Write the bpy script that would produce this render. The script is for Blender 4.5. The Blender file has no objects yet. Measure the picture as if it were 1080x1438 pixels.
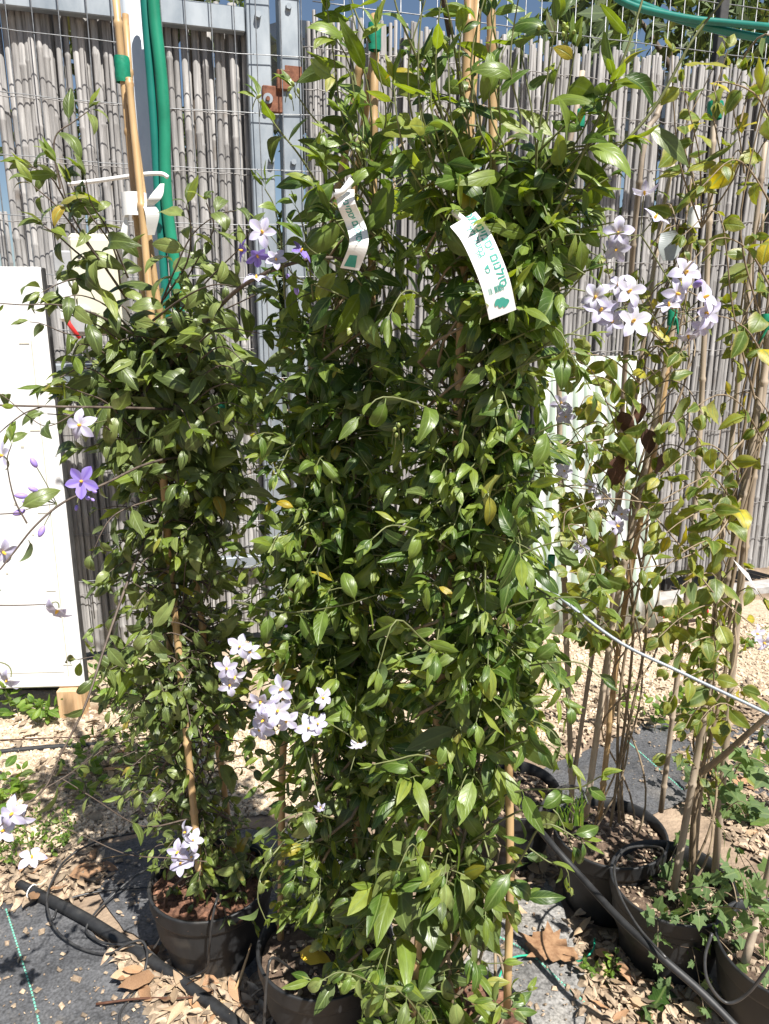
import bpy, math, random
import numpy as np
from mathutils import Vector, Matrix

# ------------------------------------------------------------------ camera, sky, sun
SC = bpy.context.scene
COL = SC.collection
PITCH = math.radians(14.0)
CAMH = 1.52
F = 1039.0                                  # focal length in pixels of the 1080 x 1438 photograph
cam_d = bpy.data.cameras.new('camera')
cam = bpy.data.objects.new('camera', cam_d)
COL.objects.link(cam)
cam.location = (0, 0, CAMH)
cam.rotation_euler = (math.pi / 2 - PITCH, 0, 0)
cam_d.sensor_fit = 'VERTICAL'
cam_d.sensor_height = 24.0
cam_d.lens = 24.0 * F / 1438.0
cam_d.clip_start = 0.02
cam_d.clip_end = 2000
SC.camera = cam

SUN_AZ = math.radians(35)                   # to the right of straight behind the camera
SUN_EL = math.radians(57)
SUN = Vector((math.sin(SUN_AZ) * math.cos(SUN_EL), -math.cos(SUN_AZ) * math.cos(SUN_EL), math.sin(SUN_EL)))
world = bpy.data.worlds.new('World')
SC.world = world
world.use_nodes = True
wn = world.node_tree
bg = wn.nodes['Background']
sky = wn.nodes.new('ShaderNodeTexSky')
sky.sky_type = 'NISHITA'
sky.sun_disc = False
sky.sun_elevation = SUN_EL
sky.sun_rotation = math.atan2(SUN.x, SUN.y)
sky.air_density = 1.0
sky.dust_density = 0.6
wn.links.new(sky.outputs[0], bg.inputs[0])
bg.inputs[1].default_value = 0.05
sl = bpy.data.lights.new('sun', 'SUN')
sl.energy = 5.0
sl.angle = math.radians(0.53)
sl.color = (1.0, 0.955, 0.89)
so = bpy.data.objects.new('sun', sl)
COL.objects.link(so)
so.rotation_euler = (-SUN).to_track_quat('-Z', 'Y').to_euler()
so.location = SUN * 20
SC.view_settings.view_transform = 'Standard'
SC.view_settings.look = 'None'
SC.view_settings.exposure = 0.95
SC.view_settings.gamma = 1.0
SC.view_settings.use_curve_mapping = False
SC.cycles.max_bounces = 8
SC.cycles.transparent_max_bounces = 12

random.seed(7)
RNG = np.random.default_rng(7)
R = random.uniform

# ------------------------------------------------------------------ measuring helpers
CP, SP = math.cos(PITCH), math.sin(PITCH)
def ray(px, py):
    a = (px - 540) / F
    b = -(py - 719) / F
    return Vector((a, CP + b * SP, -SP + b * CP))
CAM = Vector((0, 0, CAMH))
def at(px, py, Y):
    d = ray(px, py)
    return CAM + d * (Y / d.y)
def gnd(px, py, z=0.0):
    d = ray(px, py)
    return CAM + d * ((z - CAMH) / d.z)
FS = 0.306                                   # the fence recedes to the right
FY = 3.6
def fen(px, py, off=0.0):
    d = ray(px, py)
    return CAM + d * ((FY + off) / (d.y - FS * d.x))
def fy(X, off=0.0):
    return FY + FS * X + off
def proj(p):
    v = Vector(p) - CAM
    dep = v.y * CP - v.z * SP
    up = v.y * SP + v.z * CP
    return 540 + F * v.x / dep, 719 - F * up / dep, dep
FANG = math.atan(FS)

# ------------------------------------------------------------------ materials
def nt(name):
    m = bpy.data.materials.new(name)
    m.use_nodes = True
    t = m.node_tree
    return m, t, t.nodes, t.links, t.nodes['Principled BSDF']
def ramp(n, stops):
    r = n.new('ShaderNodeValToRGB')
    e = r.color_ramp.elements
    while len(e) < len(stops):
        e.new(0.5)
    for i, (p, c) in enumerate(stops):
        e[i].position = p
        e[i].color = (*c, 1)
    return r
def surf(name, c1, c2, scale=(20, 20, 20), rough=0.6, bump=0.3, bdist=0.002, bscale=None, metal=0.0, vary=0.0, spec=0.5,
         island=False, c3=None, detail=6.0, rough2=None, spots=None, coat=0.0):
    """noise-mixed principled surface; vary = brightness change from object to object"""
    m, t, n, l, b = nt(name)
    tc = n.new('ShaderNodeTexCoord')
    oi = n.new('ShaderNodeObjectInfo')
    add = n.new('ShaderNodeVectorMath'); add.operation = 'ADD'
    mul = n.new('ShaderNodeMath'); mul.operation = 'MULTIPLY'; mul.inputs[1].default_value = 31.7
    l.new(oi.outputs['Random'], mul.inputs[0])
    l.new(tc.outputs['Object'], add.inputs[0]); l.new(mul.outputs[0], add.inputs[1])
    mp = n.new('ShaderNodeMapping'); mp.inputs['Scale'].default_value = scale
    l.new(add.outputs[0], mp.inputs[0])
    ns = n.new('ShaderNodeTexNoise'); ns.inputs['Scale'].default_value = 1.0; ns.inputs['Detail'].default_value = detail
    ns.inputs['Roughness'].default_value = 0.62
    l.new(mp.outputs[0], ns.inputs['Vector'])
    st = [(0.32, c1), (0.68, c2)] if c3 is None else [(0.3, c1), (0.5, c2), (0.72, c3)]
    cr = ramp(n, st)
    l.new(ns.outputs['Fac'], cr.inputs[0])
    col = cr.outputs[0]
    if spots:
        n2 = n.new('ShaderNodeTexNoise'); n2.inputs['Scale'].default_value = spots[0]; n2.inputs['Detail'].default_value = 5
        l.new(add.outputs[0], n2.inputs['Vector'])
        r2 = ramp(n, [(spots[1], (0, 0, 0)), (spots[1] + 0.12, (1, 1, 1))])
        l.new(n2.outputs['Fac'], r2.inputs[0])
        mx = n.new('ShaderNodeMix'); mx.data_type = 'RGBA'
        l.new(r2.outputs[0], mx.inputs[0]); l.new(col, mx.inputs[6]); mx.inputs[7].default_value = (*spots[2], 1)
        col = mx.outputs[2]
    if vary:
        src = oi.outputs['Random']
        if island:
            g = n.new('ShaderNodeNewGeometry'); src = g.outputs['Random Per Island']
        mr = n.new('ShaderNodeMapRange'); mr.inputs[3].default_value = 1 - vary; mr.inputs[4].default_value = 1 + vary
        l.new(src, mr.inputs[0])
        hv = n.new('ShaderNodeHueSaturation')
        l.new(mr.outputs[0], hv.inputs['Value']); l.new(col, hv.inputs['Color'])
        col = hv.outputs[0]
    l.new(col, b.inputs['Base Color'])
    b.inputs['Roughness'].default_value = rough
    if rough2 is not None:
        mr2 = n.new('ShaderNodeMapRange'); mr2.inputs[3].default_value = rough; mr2.inputs[4].default_value = rough2
        l.new(ns.outputs['Fac'], mr2.inputs[0]); l.new(mr2.outputs[0], b.inputs['Roughness'])
    b.inputs['Metallic'].default_value = metal
    b.inputs['Specular IOR Level'].default_value = spec
    b.inputs['Coat Weight'].default_value = coat
    if bump:
        bp = n.new('ShaderNodeBump'); bp.inputs['Strength'].default_value = bump; bp.inputs['Distance'].default_value = bdist
        src = ns.outputs['Fac']
        if bscale:
            n3 = n.new('ShaderNodeTexNoise'); n3.inputs['Scale'].default_value = bscale; n3.inputs['Detail'].default_value = 4
            l.new(add.outputs[0], n3.inputs['Vector']); src = n3.outputs['Fac']
        l.new(src, bp.inputs['Height']); l.new(bp.outputs[0], b.inputs['Normal'])
    return m

def leafmat(name, dark, mid, light, yellow, ylevel=0.97, trans=0.28, rough=0.42, edge=None, under=(0.10, 0.15, 0.06)):
    """two-sided leaf: own colour per leaf, pale midrib and side veins, duller paler underside, light shining through"""
    m, t, n, l, b = nt(name)
    oi = n.new('ShaderNodeObjectInfo'); g = n.new('ShaderNodeNewGeometry')
    a = n.new('ShaderNodeMath'); a.operation = 'ADD'
    l.new(oi.outputs['Random'], a.inputs[0]); l.new(g.outputs['Random Per Island'], a.inputs[1])
    fr = n.new('ShaderNodeMath'); fr.operation = 'FRACT'; l.new(a.outputs[0], fr.inputs[0])
    cr = ramp(n, [(0.0, dark), (0.5, mid), (0.9, light), (ylevel, light), (min(1.0, ylevel + 0.02), yellow)])
    l.new(fr.outputs[0], cr.inputs[0])
    uv = n.new('ShaderNodeTexCoord'); sx = n.new('ShaderNodeSeparateXYZ')
    l.new(uv.outputs['UV'], sx.inputs[0])
    # blotch noise
    ns = n.new('ShaderNodeTexNoise'); ns.inputs['Scale'].default_value = 3.0; ns.inputs['Detail'].default_value = 5
    vm = n.new('ShaderNodeVectorMath'); vm.operation = 'ADD'
    l.new(uv.outputs['UV'], vm.inputs[0])
    mm = n.new('ShaderNodeMath'); mm.operation = 'MULTIPLY'; mm.inputs[1].default_value = 57.0
    l.new(fr.outputs[0], mm.inputs[0]); l.new(mm.outputs[0], vm.inputs[1]); l.new(vm.outputs[0], ns.inputs['Vector'])
    nr = n.new('ShaderNodeMapRange'); nr.inputs[1].default_value = 0.3; nr.inputs[2].default_value = 0.7
    nr.inputs[3].default_value = 0.72; nr.inputs[4].default_value = 1.28
    l.new(ns.outputs['Fac'], nr.inputs[0])
    hv = n.new('ShaderNodeHueSaturation'); l.new(nr.outputs[0], hv.inputs['Value']); l.new(cr.outputs[0], hv.inputs['Color'])
    # veins
    ab = n.new('ShaderNodeMath'); ab.operation = 'SUBTRACT'; ab.inputs[1].default_value = 0.5; l.new(sx.outputs[0], ab.inputs[0])
    ab2 = n.new('ShaderNodeMath'); ab2.operation = 'ABSOLUTE'; l.new(ab.outputs[0], ab2.inputs[0])
    vr = n.new('ShaderNodeMapRange'); vr.inputs[1].default_value = 0.015; vr.inputs[2].default_value = 0.07
    vr.inputs[3].default_value = 0.75; vr.inputs[4].default_value = 0.0
    l.new(ab2.outputs[0], vr.inputs[0])
    # side veins: sin(v*40 - |u|*30)
    s1 = n.new('ShaderNodeMath'); s1.operation = 'MULTIPLY'; s1.inputs[1].default_value = 46.0; l.new(sx.outputs[1], s1.inputs[0])
    s2 = n.new('ShaderNodeMath'); s2.operation = 'MULTIPLY_ADD'; s2.inputs[1].default_value = -26.0
    l.new(ab2.outputs[0], s2.inputs[0]); l.new(s1.outputs[0], s2.inputs[2])
    s3 = n.new('ShaderNodeMath'); s3.operation = 'SINE'; l.new(s2.outputs[0], s3.inputs[0])
    s4 = n.new('ShaderNodeMapRange'); s4.inputs[1].default_value = 0.8; s4.inputs[2].default_value = 1.0
    s4.inputs[3].default_value = 0; s4.inputs[4].default_value = 0.22
    l.new(s3.outputs[0], s4.inputs[0])
    mxv = n.new('ShaderNodeMath'); mxv.operation = 'MAXIMUM'; l.new(vr.outputs[0], mxv.inputs[0]); l.new(s4.outputs[0], mxv.inputs[1])
    vein = n.new('ShaderNodeMix'); vein.data_type = 'RGBA'
    l.new(mxv.outputs[0], vein.inputs[0]); l.new(hv.outputs[0], vein.inputs[6])
    vein.inputs[7].default_value = (0.19, 0.26, 0.08, 1)
    col = vein.outputs[2]
    if edge:
        er = n.new('ShaderNodeMapRange'); er.inputs[1].default_value = 0.28; er.inputs[2].default_value = 0.46
        ea = n.new('ShaderNodeMath'); ea.operation = 'MULTIPLY_ADD'; ea.inputs[1].default_value = 0.35; 
        l.new(ns.outputs['Fac'], ea.inputs[0]); l.new(ab2.outputs[0], ea.inputs[2])
        es = n.new('ShaderNodeMath'); es.operation = 'SUBTRACT'; es.inputs[1].default_value = 0.175; l.new(ea.outputs[0], es.inputs[0])
        l.new(es.outputs[0], er.inputs[0])
        em = n.new('ShaderNodeMix'); em.data_type = 'RGBA'
        l.new(er.outputs[0], em.inputs[0]); l.new(col, em.inputs[6]); em.inputs[7].default_value = (*edge, 1)
        col = em.outputs[2]
    # underside
    um = n.new('ShaderNodeMix'); um.data_type = 'RGBA'
    uf = n.new('ShaderNodeMath'); uf.operation = 'MULTIPLY'; uf.inputs[1].default_value = 0.6
    l.new(g.outputs['Backfacing'], uf.inputs[0])
    l.new(uf.outputs[0], um.inputs[0]); l.new(col, um.inputs[6]); um.inputs[7].default_value = (*under, 1)
    l.new(um.outputs[2], b.inputs['Base Color'])
    rr = n.new('ShaderNodeMapRange'); rr.inputs[3].default_value = rough; rr.inputs[4].default_value = 0.7
    l.new(g.outputs['Backfacing'], rr.inputs[0]); l.new(rr.outputs[0], b.inputs['Roughness'])
    b.inputs['Specular IOR Level'].default_value = 0.5
    bp = n.new('ShaderNodeBump'); bp.inputs['Strength'].default_value = 0.35; bp.inputs['Distance'].default_value = 0.0012
    inv = n.new('ShaderNodeMath'); inv.operation = 'MULTIPLY_ADD'; inv.inputs[1].default_value = -1.6
    l.new(mxv.outputs[0], inv.inputs[0]); l.new(ns.outputs['Fac'], inv.inputs[2])
    l.new(inv.outputs[0], bp.inputs['Height']); l.new(bp.outputs[0], b.inputs['Normal'])
    tr = n.new('ShaderNodeBsdfTranslucent')
    th = n.new('ShaderNodeHueSaturation'); th.inputs['Saturation'].default_value = 1.15; th.inputs['Value'].default_value = 2.3
    th.inputs['Hue'].default_value = 0.485
    l.new(col, th.inputs['Color']); l.new(th.outputs[0], tr.inputs[0])
    ms = n.new('ShaderNodeMixShader'); ms.inputs[0].default_value = trans
    l.new(b.outputs[0], ms.inputs[1]); l.new(tr.outputs[0], ms.inputs[2])
    l.new(ms.outputs[0], n['Material Output'].inputs[0])
    return m

def petalmat(name, centre, outer, mid):
    m, t, n, l, b = nt(name)
    uv = n.new('ShaderNodeTexCoord'); sx = n.new('ShaderNodeSeparateXYZ'); l.new(uv.outputs['UV'], sx.inputs[0])
    oi = n.new('ShaderNodeObjectInfo')
    cr = ramp(n, [(0.0, (0.45, 0.40, 0.30)), (0.12, centre), (0.95, outer)])
    l.new(sx.outputs[0], cr.inputs[0])
    vr = n.new('ShaderNodeMapRange'); vr.inputs[1].default_value = 0.0; vr.inputs[2].default_value = 0.35
    vr.inputs[3].default_value = 0.75; vr.inputs[4].default_value = 0.0
    l.new(sx.outputs[1], vr.inputs[0])
    mx = n.new('ShaderNodeMix'); mx.data_type = 'RGBA'; l.new(vr.outputs[0], mx.inputs[0]); l.new(cr.outputs[0], mx.inputs[6])
    mx.inputs[7].default_value = (*mid, 1)
    mx2 = n.new('ShaderNodeMix'); mx2.data_type = 'RGBA'
    q = n.new('ShaderNodeMath'); q.operation = 'MULTIPLY'; q.inputs[1].default_value = 0.5; l.new(oi.outputs['Random'], q.inputs[0])
    l.new(q.outputs[0], mx2.inputs[0]); l.new(mx.outputs[2], mx2.inputs[6]); mx2.inputs[7].default_value = (*mid, 1)
    l.new(mx2.outputs[2], b.inputs['Base Color'])
    b.inputs['Roughness'].default_value = 0.6
    b.inputs['Specular IOR Level'].default_value = 0.25
    tr = n.new('ShaderNodeBsdfTranslucent'); l.new(mx2.outputs[2], tr.inputs[0])
    ms = n.new('ShaderNodeMixShader'); ms.inputs[0].default_value = 0.3
    l.new(b.outputs[0], ms.inputs[1]); l.new(tr.outputs[0], ms.inputs[2]); l.new(ms.outputs[0], n['Material Output'].inputs[0])
    return m

M = {}
M['leaf'] = leafmat('vine_leaf', (0.030, 0.066, 0.009), (0.068, 0.122, 0.017), (0.155, 0.220, 0.040), (0.34, 0.25, 0.02), 0.985, 0.24, 0.38)
M['leafL'] = leafmat('vine_leaf_olive', (0.054, 0.080, 0.020), (0.100, 0.135, 0.036), (0.175, 0.215, 0.064), (0.30, 0.22, 0.03), 0.985, 0.20, 0.38, under=(0.12, 0.16, 0.08))
M['leafN'] = leafmat('young_leaf', (0.10, 0.155, 0.022), (0.15, 0.21, 0.03), (0.21, 0.26, 0.045), (0.28, 0.28, 0.05), 0.97, 0.36, 0.45)
M['leafY'] = leafmat('yellowing_leaf', (0.065, 0.110, 0.015), (0.120, 0.168, 0.022), (0.23, 0.25, 0.032), (0.42, 0.36, 0.03), 0.92, 0.3, 0.45, edge=(0.22, 0.22, 0.05))
M['ivy'] = leafmat('ivy_leaf', (0.035, 0.085, 0.018), (0.06, 0.125, 0.022), (0.13, 0.22, 0.035), (0.2, 0.3, 0.04), 0.97, 0.22, 0.4)
M['weed'] = leafmat('weed_leaf', (0.05, 0.11, 0.015), (0.09, 0.17, 0.02), (0.16, 0.25, 0.03), (0.25, 0.25, 0.05), 0.97, 0.3, 0.5)
M['treeleaf'] = leafmat('tree_leaf', (0.02, 0.035, 0.010), (0.035, 0.055, 0.014), (0.06, 0.08, 0.02), (0.10, 0.10, 0.03), 0.95, 0.25, 0.6)
M['deadhang'] = surf('withered_leaf', (0.035, 0.014, 0.008), (0.10, 0.04, 0.02), (40, 40, 40), 0.7, 0.5, 0.002, vary=0.3)
M['dead'] = surf('dry_leaf', (0.22, 0.115, 0.058), (0.42, 0.255, 0.14), (60, 60, 60), 0.65, 0.5, 0.001, vary=0.35)
M['deadg'] = surf('dry_leaf_pale', (0.32, 0.22, 0.13), (0.50, 0.37, 0.24), (60, 60, 60), 0.65, 0.5, 0.001, vary=0.25)
M['deadst'] = surf('litter', (0.20, 0.14, 0.095), (0.44, 0.345, 0.24), (50, 50, 50), 0.75, 0.5, 0.001, vary=0.45, island=True)
M['stem'] = surf('green_stem', (0.10, 0.11, 0.045), (0.17, 0.19, 0.07), (60, 60, 25), 0.6, 0.4, 0.001)
M['darkstem'] = surf('brown_stem', (0.055, 0.040, 0.032), (0.15, 0.115, 0.09), (60, 60, 25), 0.7, 0.5, 0.001)
M['vinestem'] = surf('woody_vine', (0.15, 0.11, 0.07), (0.30, 0.23, 0.15), (70, 70, 20), 0.7, 0.6, 0.0015)
M['cane'] = surf('fresh_bamboo', (0.34, 0.21, 0.095), (0.53, 0.37, 0.19), (25, 25, 5), 0.42, 0.15, 0.0008, vary=0.12, spots=(18, 0.62, (0.24, 0.13, 0.05)))
M['canegrey'] = surf('weathered_bamboo', (0.22, 0.17, 0.12), (0.42, 0.35, 0.27), (40, 40, 5), 0.6, 0.4, 0.001, vary=0.2)
M['reed'] = surf('weathered_reed', (0.17, 0.164, 0.160), (0.375, 0.362, 0.350), (90, 90, 6), 0.72, 0.5, 0.0015, vary=0.24, spots=(7, 0.66, (0.20, 0.165, 0.135)))
M['galv'] = surf('galvanised_steel', (0.20, 0.235, 0.27), (0.34, 0.375, 0.405), (9, 9, 4), 0.45, 0.12, 0.001, metal=0.35, rough2=0.6, spots=(5, 0.68, (0.33, 0.30, 0.26)))
M['polepaint'] = surf('grey_painted_steel', (0.42, 0.46, 0.50), (0.54, 0.58, 0.61), (9, 9, 4), 0.5, 0.1, 0.001)
M['rust'] = surf('rusty_iron', (0.10, 0.035, 0.018), (0.24, 0.10, 0.055), (50, 50, 50), 0.85, 0.7, 0.002)
M['wire'] = surf('zinc_wire', (0.16, 0.165, 0.17), (0.30, 0.31, 0.32), (60, 60, 60), 0.4, 0.1, 0.0005, metal=0.5)
M['stitch'] = surf('stitching_wire', (0.16, 0.15, 0.145), (0.30, 0.29, 0.28), (60, 60, 60), 0.5, 0.1, 0.0005, metal=0.3)
M['hose'] = surf('green_hose', (0.010, 0.165, 0.09), (0.018, 0.245, 0.14), (14, 14, 10), 0.35, 0.1, 0.001)
M['teal'] = surf('teal_hose', (0.006, 0.12, 0.095), (0.010, 0.18, 0.14), (14, 14, 10), 0.35, 0.1, 0.001)
M['tape'] = surf('green_tape', (0.004, 0.14, 0.075), (0.012, 0.25, 0.14), (60, 60, 60), 0.35, 0.5, 0.002)
M['pot'] = surf('black_plastic', (0.010, 0.011, 0.012), (0.022, 0.023, 0.025), (30, 30, 12), 0.42, 0.25, 0.001, rough2=0.7, spots=(13, 0.6, (0.045, 0.041, 0.036)))
M['pipe'] = surf('black_pipe', (0.010, 0.010, 0.011), (0.026, 0.027, 0.028), (40, 40, 40), 0.55, 0.2, 0.001, spots=(16, 0.64, (0.06, 0.056, 0.052)))
M['tube'] = surf('drip_tubing', (0.018, 0.018, 0.019), (0.05, 0.05, 0.05), (40, 40, 40), 0.4, 0.1, 0.001)
M['soil'] = surf('potting_soil', (0.045, 0.028, 0.019), (0.16, 0.11, 0.075), (70, 70, 70), 0.95, 0.9, 0.006)
M['bark'] = surf('bark_mulch', (0.07, 0.030, 0.018), (0.23, 0.115, 0.068), (80, 80, 80), 0.85, 0.6, 0.002, vary=0.45, island=True)
M['ground'] = surf('earth', (0.16, 0.115, 0.08), (0.36, 0.27, 0.19), (9, 9, 9), 0.95, 0.8, 0.01, bscale=70, spots=(2.2, 0.6, (0.12, 0.085, 0.06)))
M['gravelbed'] = surf('gravel_fines', (0.31, 0.235, 0.165), (0.54, 0.44, 0.325), (45, 45, 45), 0.95, 1.0, 0.008, bscale=110, spots=(3.0, 0.62, (0.20, 0.13, 0.085)))
M['chip'] = surf('stone_chips', (0.42, 0.325, 0.225), (0.68, 0.565, 0.42), (30, 30, 30), 0.9, 0.3, 0.001, vary=0.3, island=True)
M['white'] = surf('white_enamel', (0.70, 0.705, 0.70), (0.78, 0.78, 0.77), (4, 4, 4), 0.35, 0.03, 0.0005, spots=(9, 0.76, (0.55, 0.52, 0.46)))
M['gasket'] = surf('dark_gasket', (0.02, 0.02, 0.02), (0.05, 0.05, 0.05), (20, 20, 20), 0.6, 0.1)
M['mark'] = surf('dull_mark', (0.44, 0.43, 0.36), (0.58, 0.56, 0.48), (60, 60, 60), 0.8, 0.0)
M['wood'] = surf('pine_post', (0.45, 0.27, 0.13), (0.66, 0.45, 0.26), (50, 50, 4), 0.7, 0.4, 0.001)
M['beige'] = surf('beige_plastic', (0.60, 0.58, 0.45), (0.68, 0.66, 0.53), (6, 6, 6), 0.5, 0.05, spots=(6, 0.7, (0.45, 0.42, 0.33)))
M['greybox'] = surf('grey_plastic', (0.30, 0.31, 0.32), (0.42, 0.43, 0.44), (12, 12, 12), 0.55, 0.1)
M['red'] = surf('red_plastic', (0.45, 0.02, 0.02), (0.58, 0.035, 0.03), (12, 12, 12), 0.4, 0.05)
M['blue'] = surf('blue_plastic', (0.012, 0.08, 0.30), (0.02, 0.12, 0.42), (12, 12, 12), 0.4, 0.05)
M['paper'] = surf('white_tag', (0.78, 0.79, 0.78), (0.84, 0.84, 0.83), (30, 30, 30), 0.4, 0.05, 0.0003)
M['papergrey'] = surf('translucent_tag', (0.24, 0.27, 0.27), (0.32, 0.35, 0.34), (30, 30, 30), 0.4, 0.05, 0.0003)
M['print'] = surf('green_print', (0.03, 0.28, 0.22), (0.06, 0.36, 0.29), (60, 60, 60), 0.5, 0.0)
M['twine'] = surf('green_twine', (0.01, 0.30, 0.17), (0.02, 0.42, 0.26), (90, 90, 90), 0.5, 0.3, 0.001)
M['stitchgreen'] = surf('mat_stitch', (0.10, 0.42, 0.30), (0.22, 0.55, 0.42), (120, 120, 120), 0.7, 0.2, 0.001)
M['petal'] = petalmat('white_petal', (0.70, 0.70, 0.76), (0.67, 0.67, 0.75), (0.47, 0.43, 0.66))
M['petalpurple'] = petalmat('purple_petal', (0.28, 0.21, 0.60), (0.33, 0.26, 0.65), (0.18, 0.11, 0.50))
M['stamen'] = surf('yellow_anther', (0.75, 0.40, 0.03), (0.85, 0.52, 0.06), (90, 90, 90), 0.6, 0.2)
M['bud'] = surf('purple_bud', (0.26, 0.17, 0.55), (0.40, 0.31, 0.72), (50, 50, 50), 0.55, 0.1)
M['budgreen'] = surf('green_bud', (0.22, 0.30, 0.07), (0.42, 0.48, 0.18), (90, 90, 90), 0.6, 0.1)
M['yellowleaf'] = surf('yellow_fallen', (0.62, 0.36, 0.03), (0.78, 0.52, 0.05), (50, 50, 50), 0.5, 0.3, 0.001)
M['concrete'] = surf('concrete', (0.26, 0.25, 0.24), (0.42, 0.41, 0.39), (18, 18, 18), 0.9, 0.6, 0.003)
M['treebark'] = surf('tree_bark', (0.06, 0.045, 0.035), (0.14, 0.11, 0.085), (20, 20, 6), 0.9, 0.8, 0.006)

def mat_fabric(name, c1, c2, dust, amount):
    m, t, n, l, b = nt(name)
    tc = n.new('ShaderNodeTexCoord')
    ns = n.new('ShaderNodeTexNoise'); ns.inputs['Scale'].default_value = 5.0; ns.inputs['Detail'].default_value = 9; ns.inputs['Roughness'].default_value = 0.68
    l.new(tc.outputs['Object'], ns.inputs['Vector'])
    cr = ramp(n, [(0.3, c1), (0.62, c2)]); l.new(ns.outputs['Fac'], cr.inputs[0])
    n2 = n.new('ShaderNodeTexNoise'); n2.inputs['Scale'].default_value = 2.3; n2.inputs['Detail'].default_value = 10; n2.inputs['Roughness'].default_value = 0.75
    mp = n.new('ShaderNodeMapping'); mp.inputs['Location'].default_value = (3.1, 8.2, 0); l.new(tc.outputs['Object'], mp.inputs[0]); l.new(mp.outputs[0], n2.inputs['Vector'])
    r2 = ramp(n, [(amount, (0, 0, 0)), (amount + 0.2, (1, 1, 1))]); l.new(n2.outputs['Fac'], r2.inputs[0])
    mx = n.new('ShaderNodeMix'); mx.data_type = 'RGBA'; l.new(r2.outputs[0], mx.inputs[0]); l.new(cr.outputs[0], mx.inputs[6]); mx.inputs[7].default_value = (*dust, 1)
    n4 = n.new('ShaderNodeTexNoise'); n4.inputs['Scale'].default_value = 160; n4.inputs['Detail'].default_value = 3
    l.new(tc.outputs['Object'], n4.inputs['Vector'])
    m4 = n.new('ShaderNodeMapRange'); m4.inputs[1].default_value = 0.3; m4.inputs[2].default_value = 0.7; m4.inputs[3].default_value = 0.6; m4.inputs[4].default_value = 1.45
    l.new(n4.outputs['Fac'], m4.inputs[0])
    h4 = n.new('ShaderNodeHueSaturation'); l.new(m4.outputs[0], h4.inputs['Value']); l.new(mx.outputs[2], h4.inputs['Color'])
    n5 = n.new('ShaderNodeTexNoise'); n5.inputs['Scale'].default_value = 11; n5.inputs['Detail'].default_value = 6
    l.new(tc.outputs['Object'], n5.inputs['Vector'])
    l.new(h4.outputs[0], b.inputs['Base Color']); b.inputs['Roughness'].default_value = 0.7
    w = n.new('ShaderNodeTexChecker'); w.inputs['Scale'].default_value = 420; l.new(tc.outputs['Object'], w.inputs['Vector'])
    ad = n.new('ShaderNodeMath'); ad.operation = 'MULTIPLY_ADD'; ad.inputs[1].default_value = 0.06; l.new(w.outputs['Fac'], ad.inputs[0]); l.new(n5.outputs['Fac'], ad.inputs[2])
    bp = n.new('ShaderNodeBump'); bp.inputs['Strength'].default_value = 1.0; bp.inputs['Distance'].default_value = 0.03
    l.new(ad.outputs[0], bp.inputs['Height']); l.new(bp.outputs[0], b.inputs['Normal'])
    return m
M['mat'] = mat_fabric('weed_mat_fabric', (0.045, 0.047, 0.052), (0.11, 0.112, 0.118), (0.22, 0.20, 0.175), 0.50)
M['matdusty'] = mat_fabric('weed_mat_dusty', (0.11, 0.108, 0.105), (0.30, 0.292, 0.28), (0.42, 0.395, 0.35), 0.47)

def net_material():
    m, t, n, l, b = nt('shade_net_weave')
    b.inputs['Base Color'].default_value = (0.009, 0.010, 0.009, 1); b.inputs['Roughness'].default_value = 0.8
    tr = n.new('ShaderNodeBsdfTransparent'); ms = n.new('ShaderNodeMixShader')
    tc = n.new('ShaderNodeTexCoord'); ns = n.new('ShaderNodeTexNoise'); ns.inputs['Scale'].default_value = 9; ns.inputs['Detail'].default_value = 4
    l.new(tc.outputs['Object'], ns.inputs['Vector'])
    mr = n.new('ShaderNodeMapRange'); mr.inputs[3].default_value = 0.02; mr.inputs[4].default_value = 0.35; l.new(ns.outputs['Fac'], mr.inputs[0])
    l.new(mr.outputs[0], ms.inputs[0]); l.new(b.outputs[0], ms.inputs[1]); l.new(tr.outputs[0], ms.inputs[2]); l.new(ms.outputs[0], n['Material Output'].inputs[0])
    return m
M['net'] = net_material()
def stripe_material():
    m, t, n, l, b = nt('striped_sheet')
    tc = n.new('ShaderNodeTexCoord'); sx = n.new('ShaderNodeSeparateXYZ'); l.new(tc.outputs['UV'], sx.inputs[0])
    mu = n.new('ShaderNodeMath'); mu.operation = 'MULTIPLY'; mu.inputs[1].default_value = 9 * 2 * math.pi; l.new(sx.outputs[0], mu.inputs[0])
    si = n.new('ShaderNodeMath'); si.operation = 'SINE'; l.new(mu.outputs[0], si.inputs[0])
    cr = ramp(n, [(0.42, (0.62, 0.64, 0.62)), (0.58, (0.33, 0.40, 0.33))]); cr.inputs[0].default_value = 0
    ad = n.new('ShaderNodeMapRange'); ad.inputs[1].default_value = -1; ad.inputs[2].default_value = 1; l.new(si.outputs[0], ad.inputs[0]); l.new(ad.outputs[0], cr.inputs[0])
    l.new(cr.outputs[0], b.inputs['Base Color']); b.inputs['Roughness'].default_value = 0.5
    return m
M['stripe'] = stripe_material()

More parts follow.
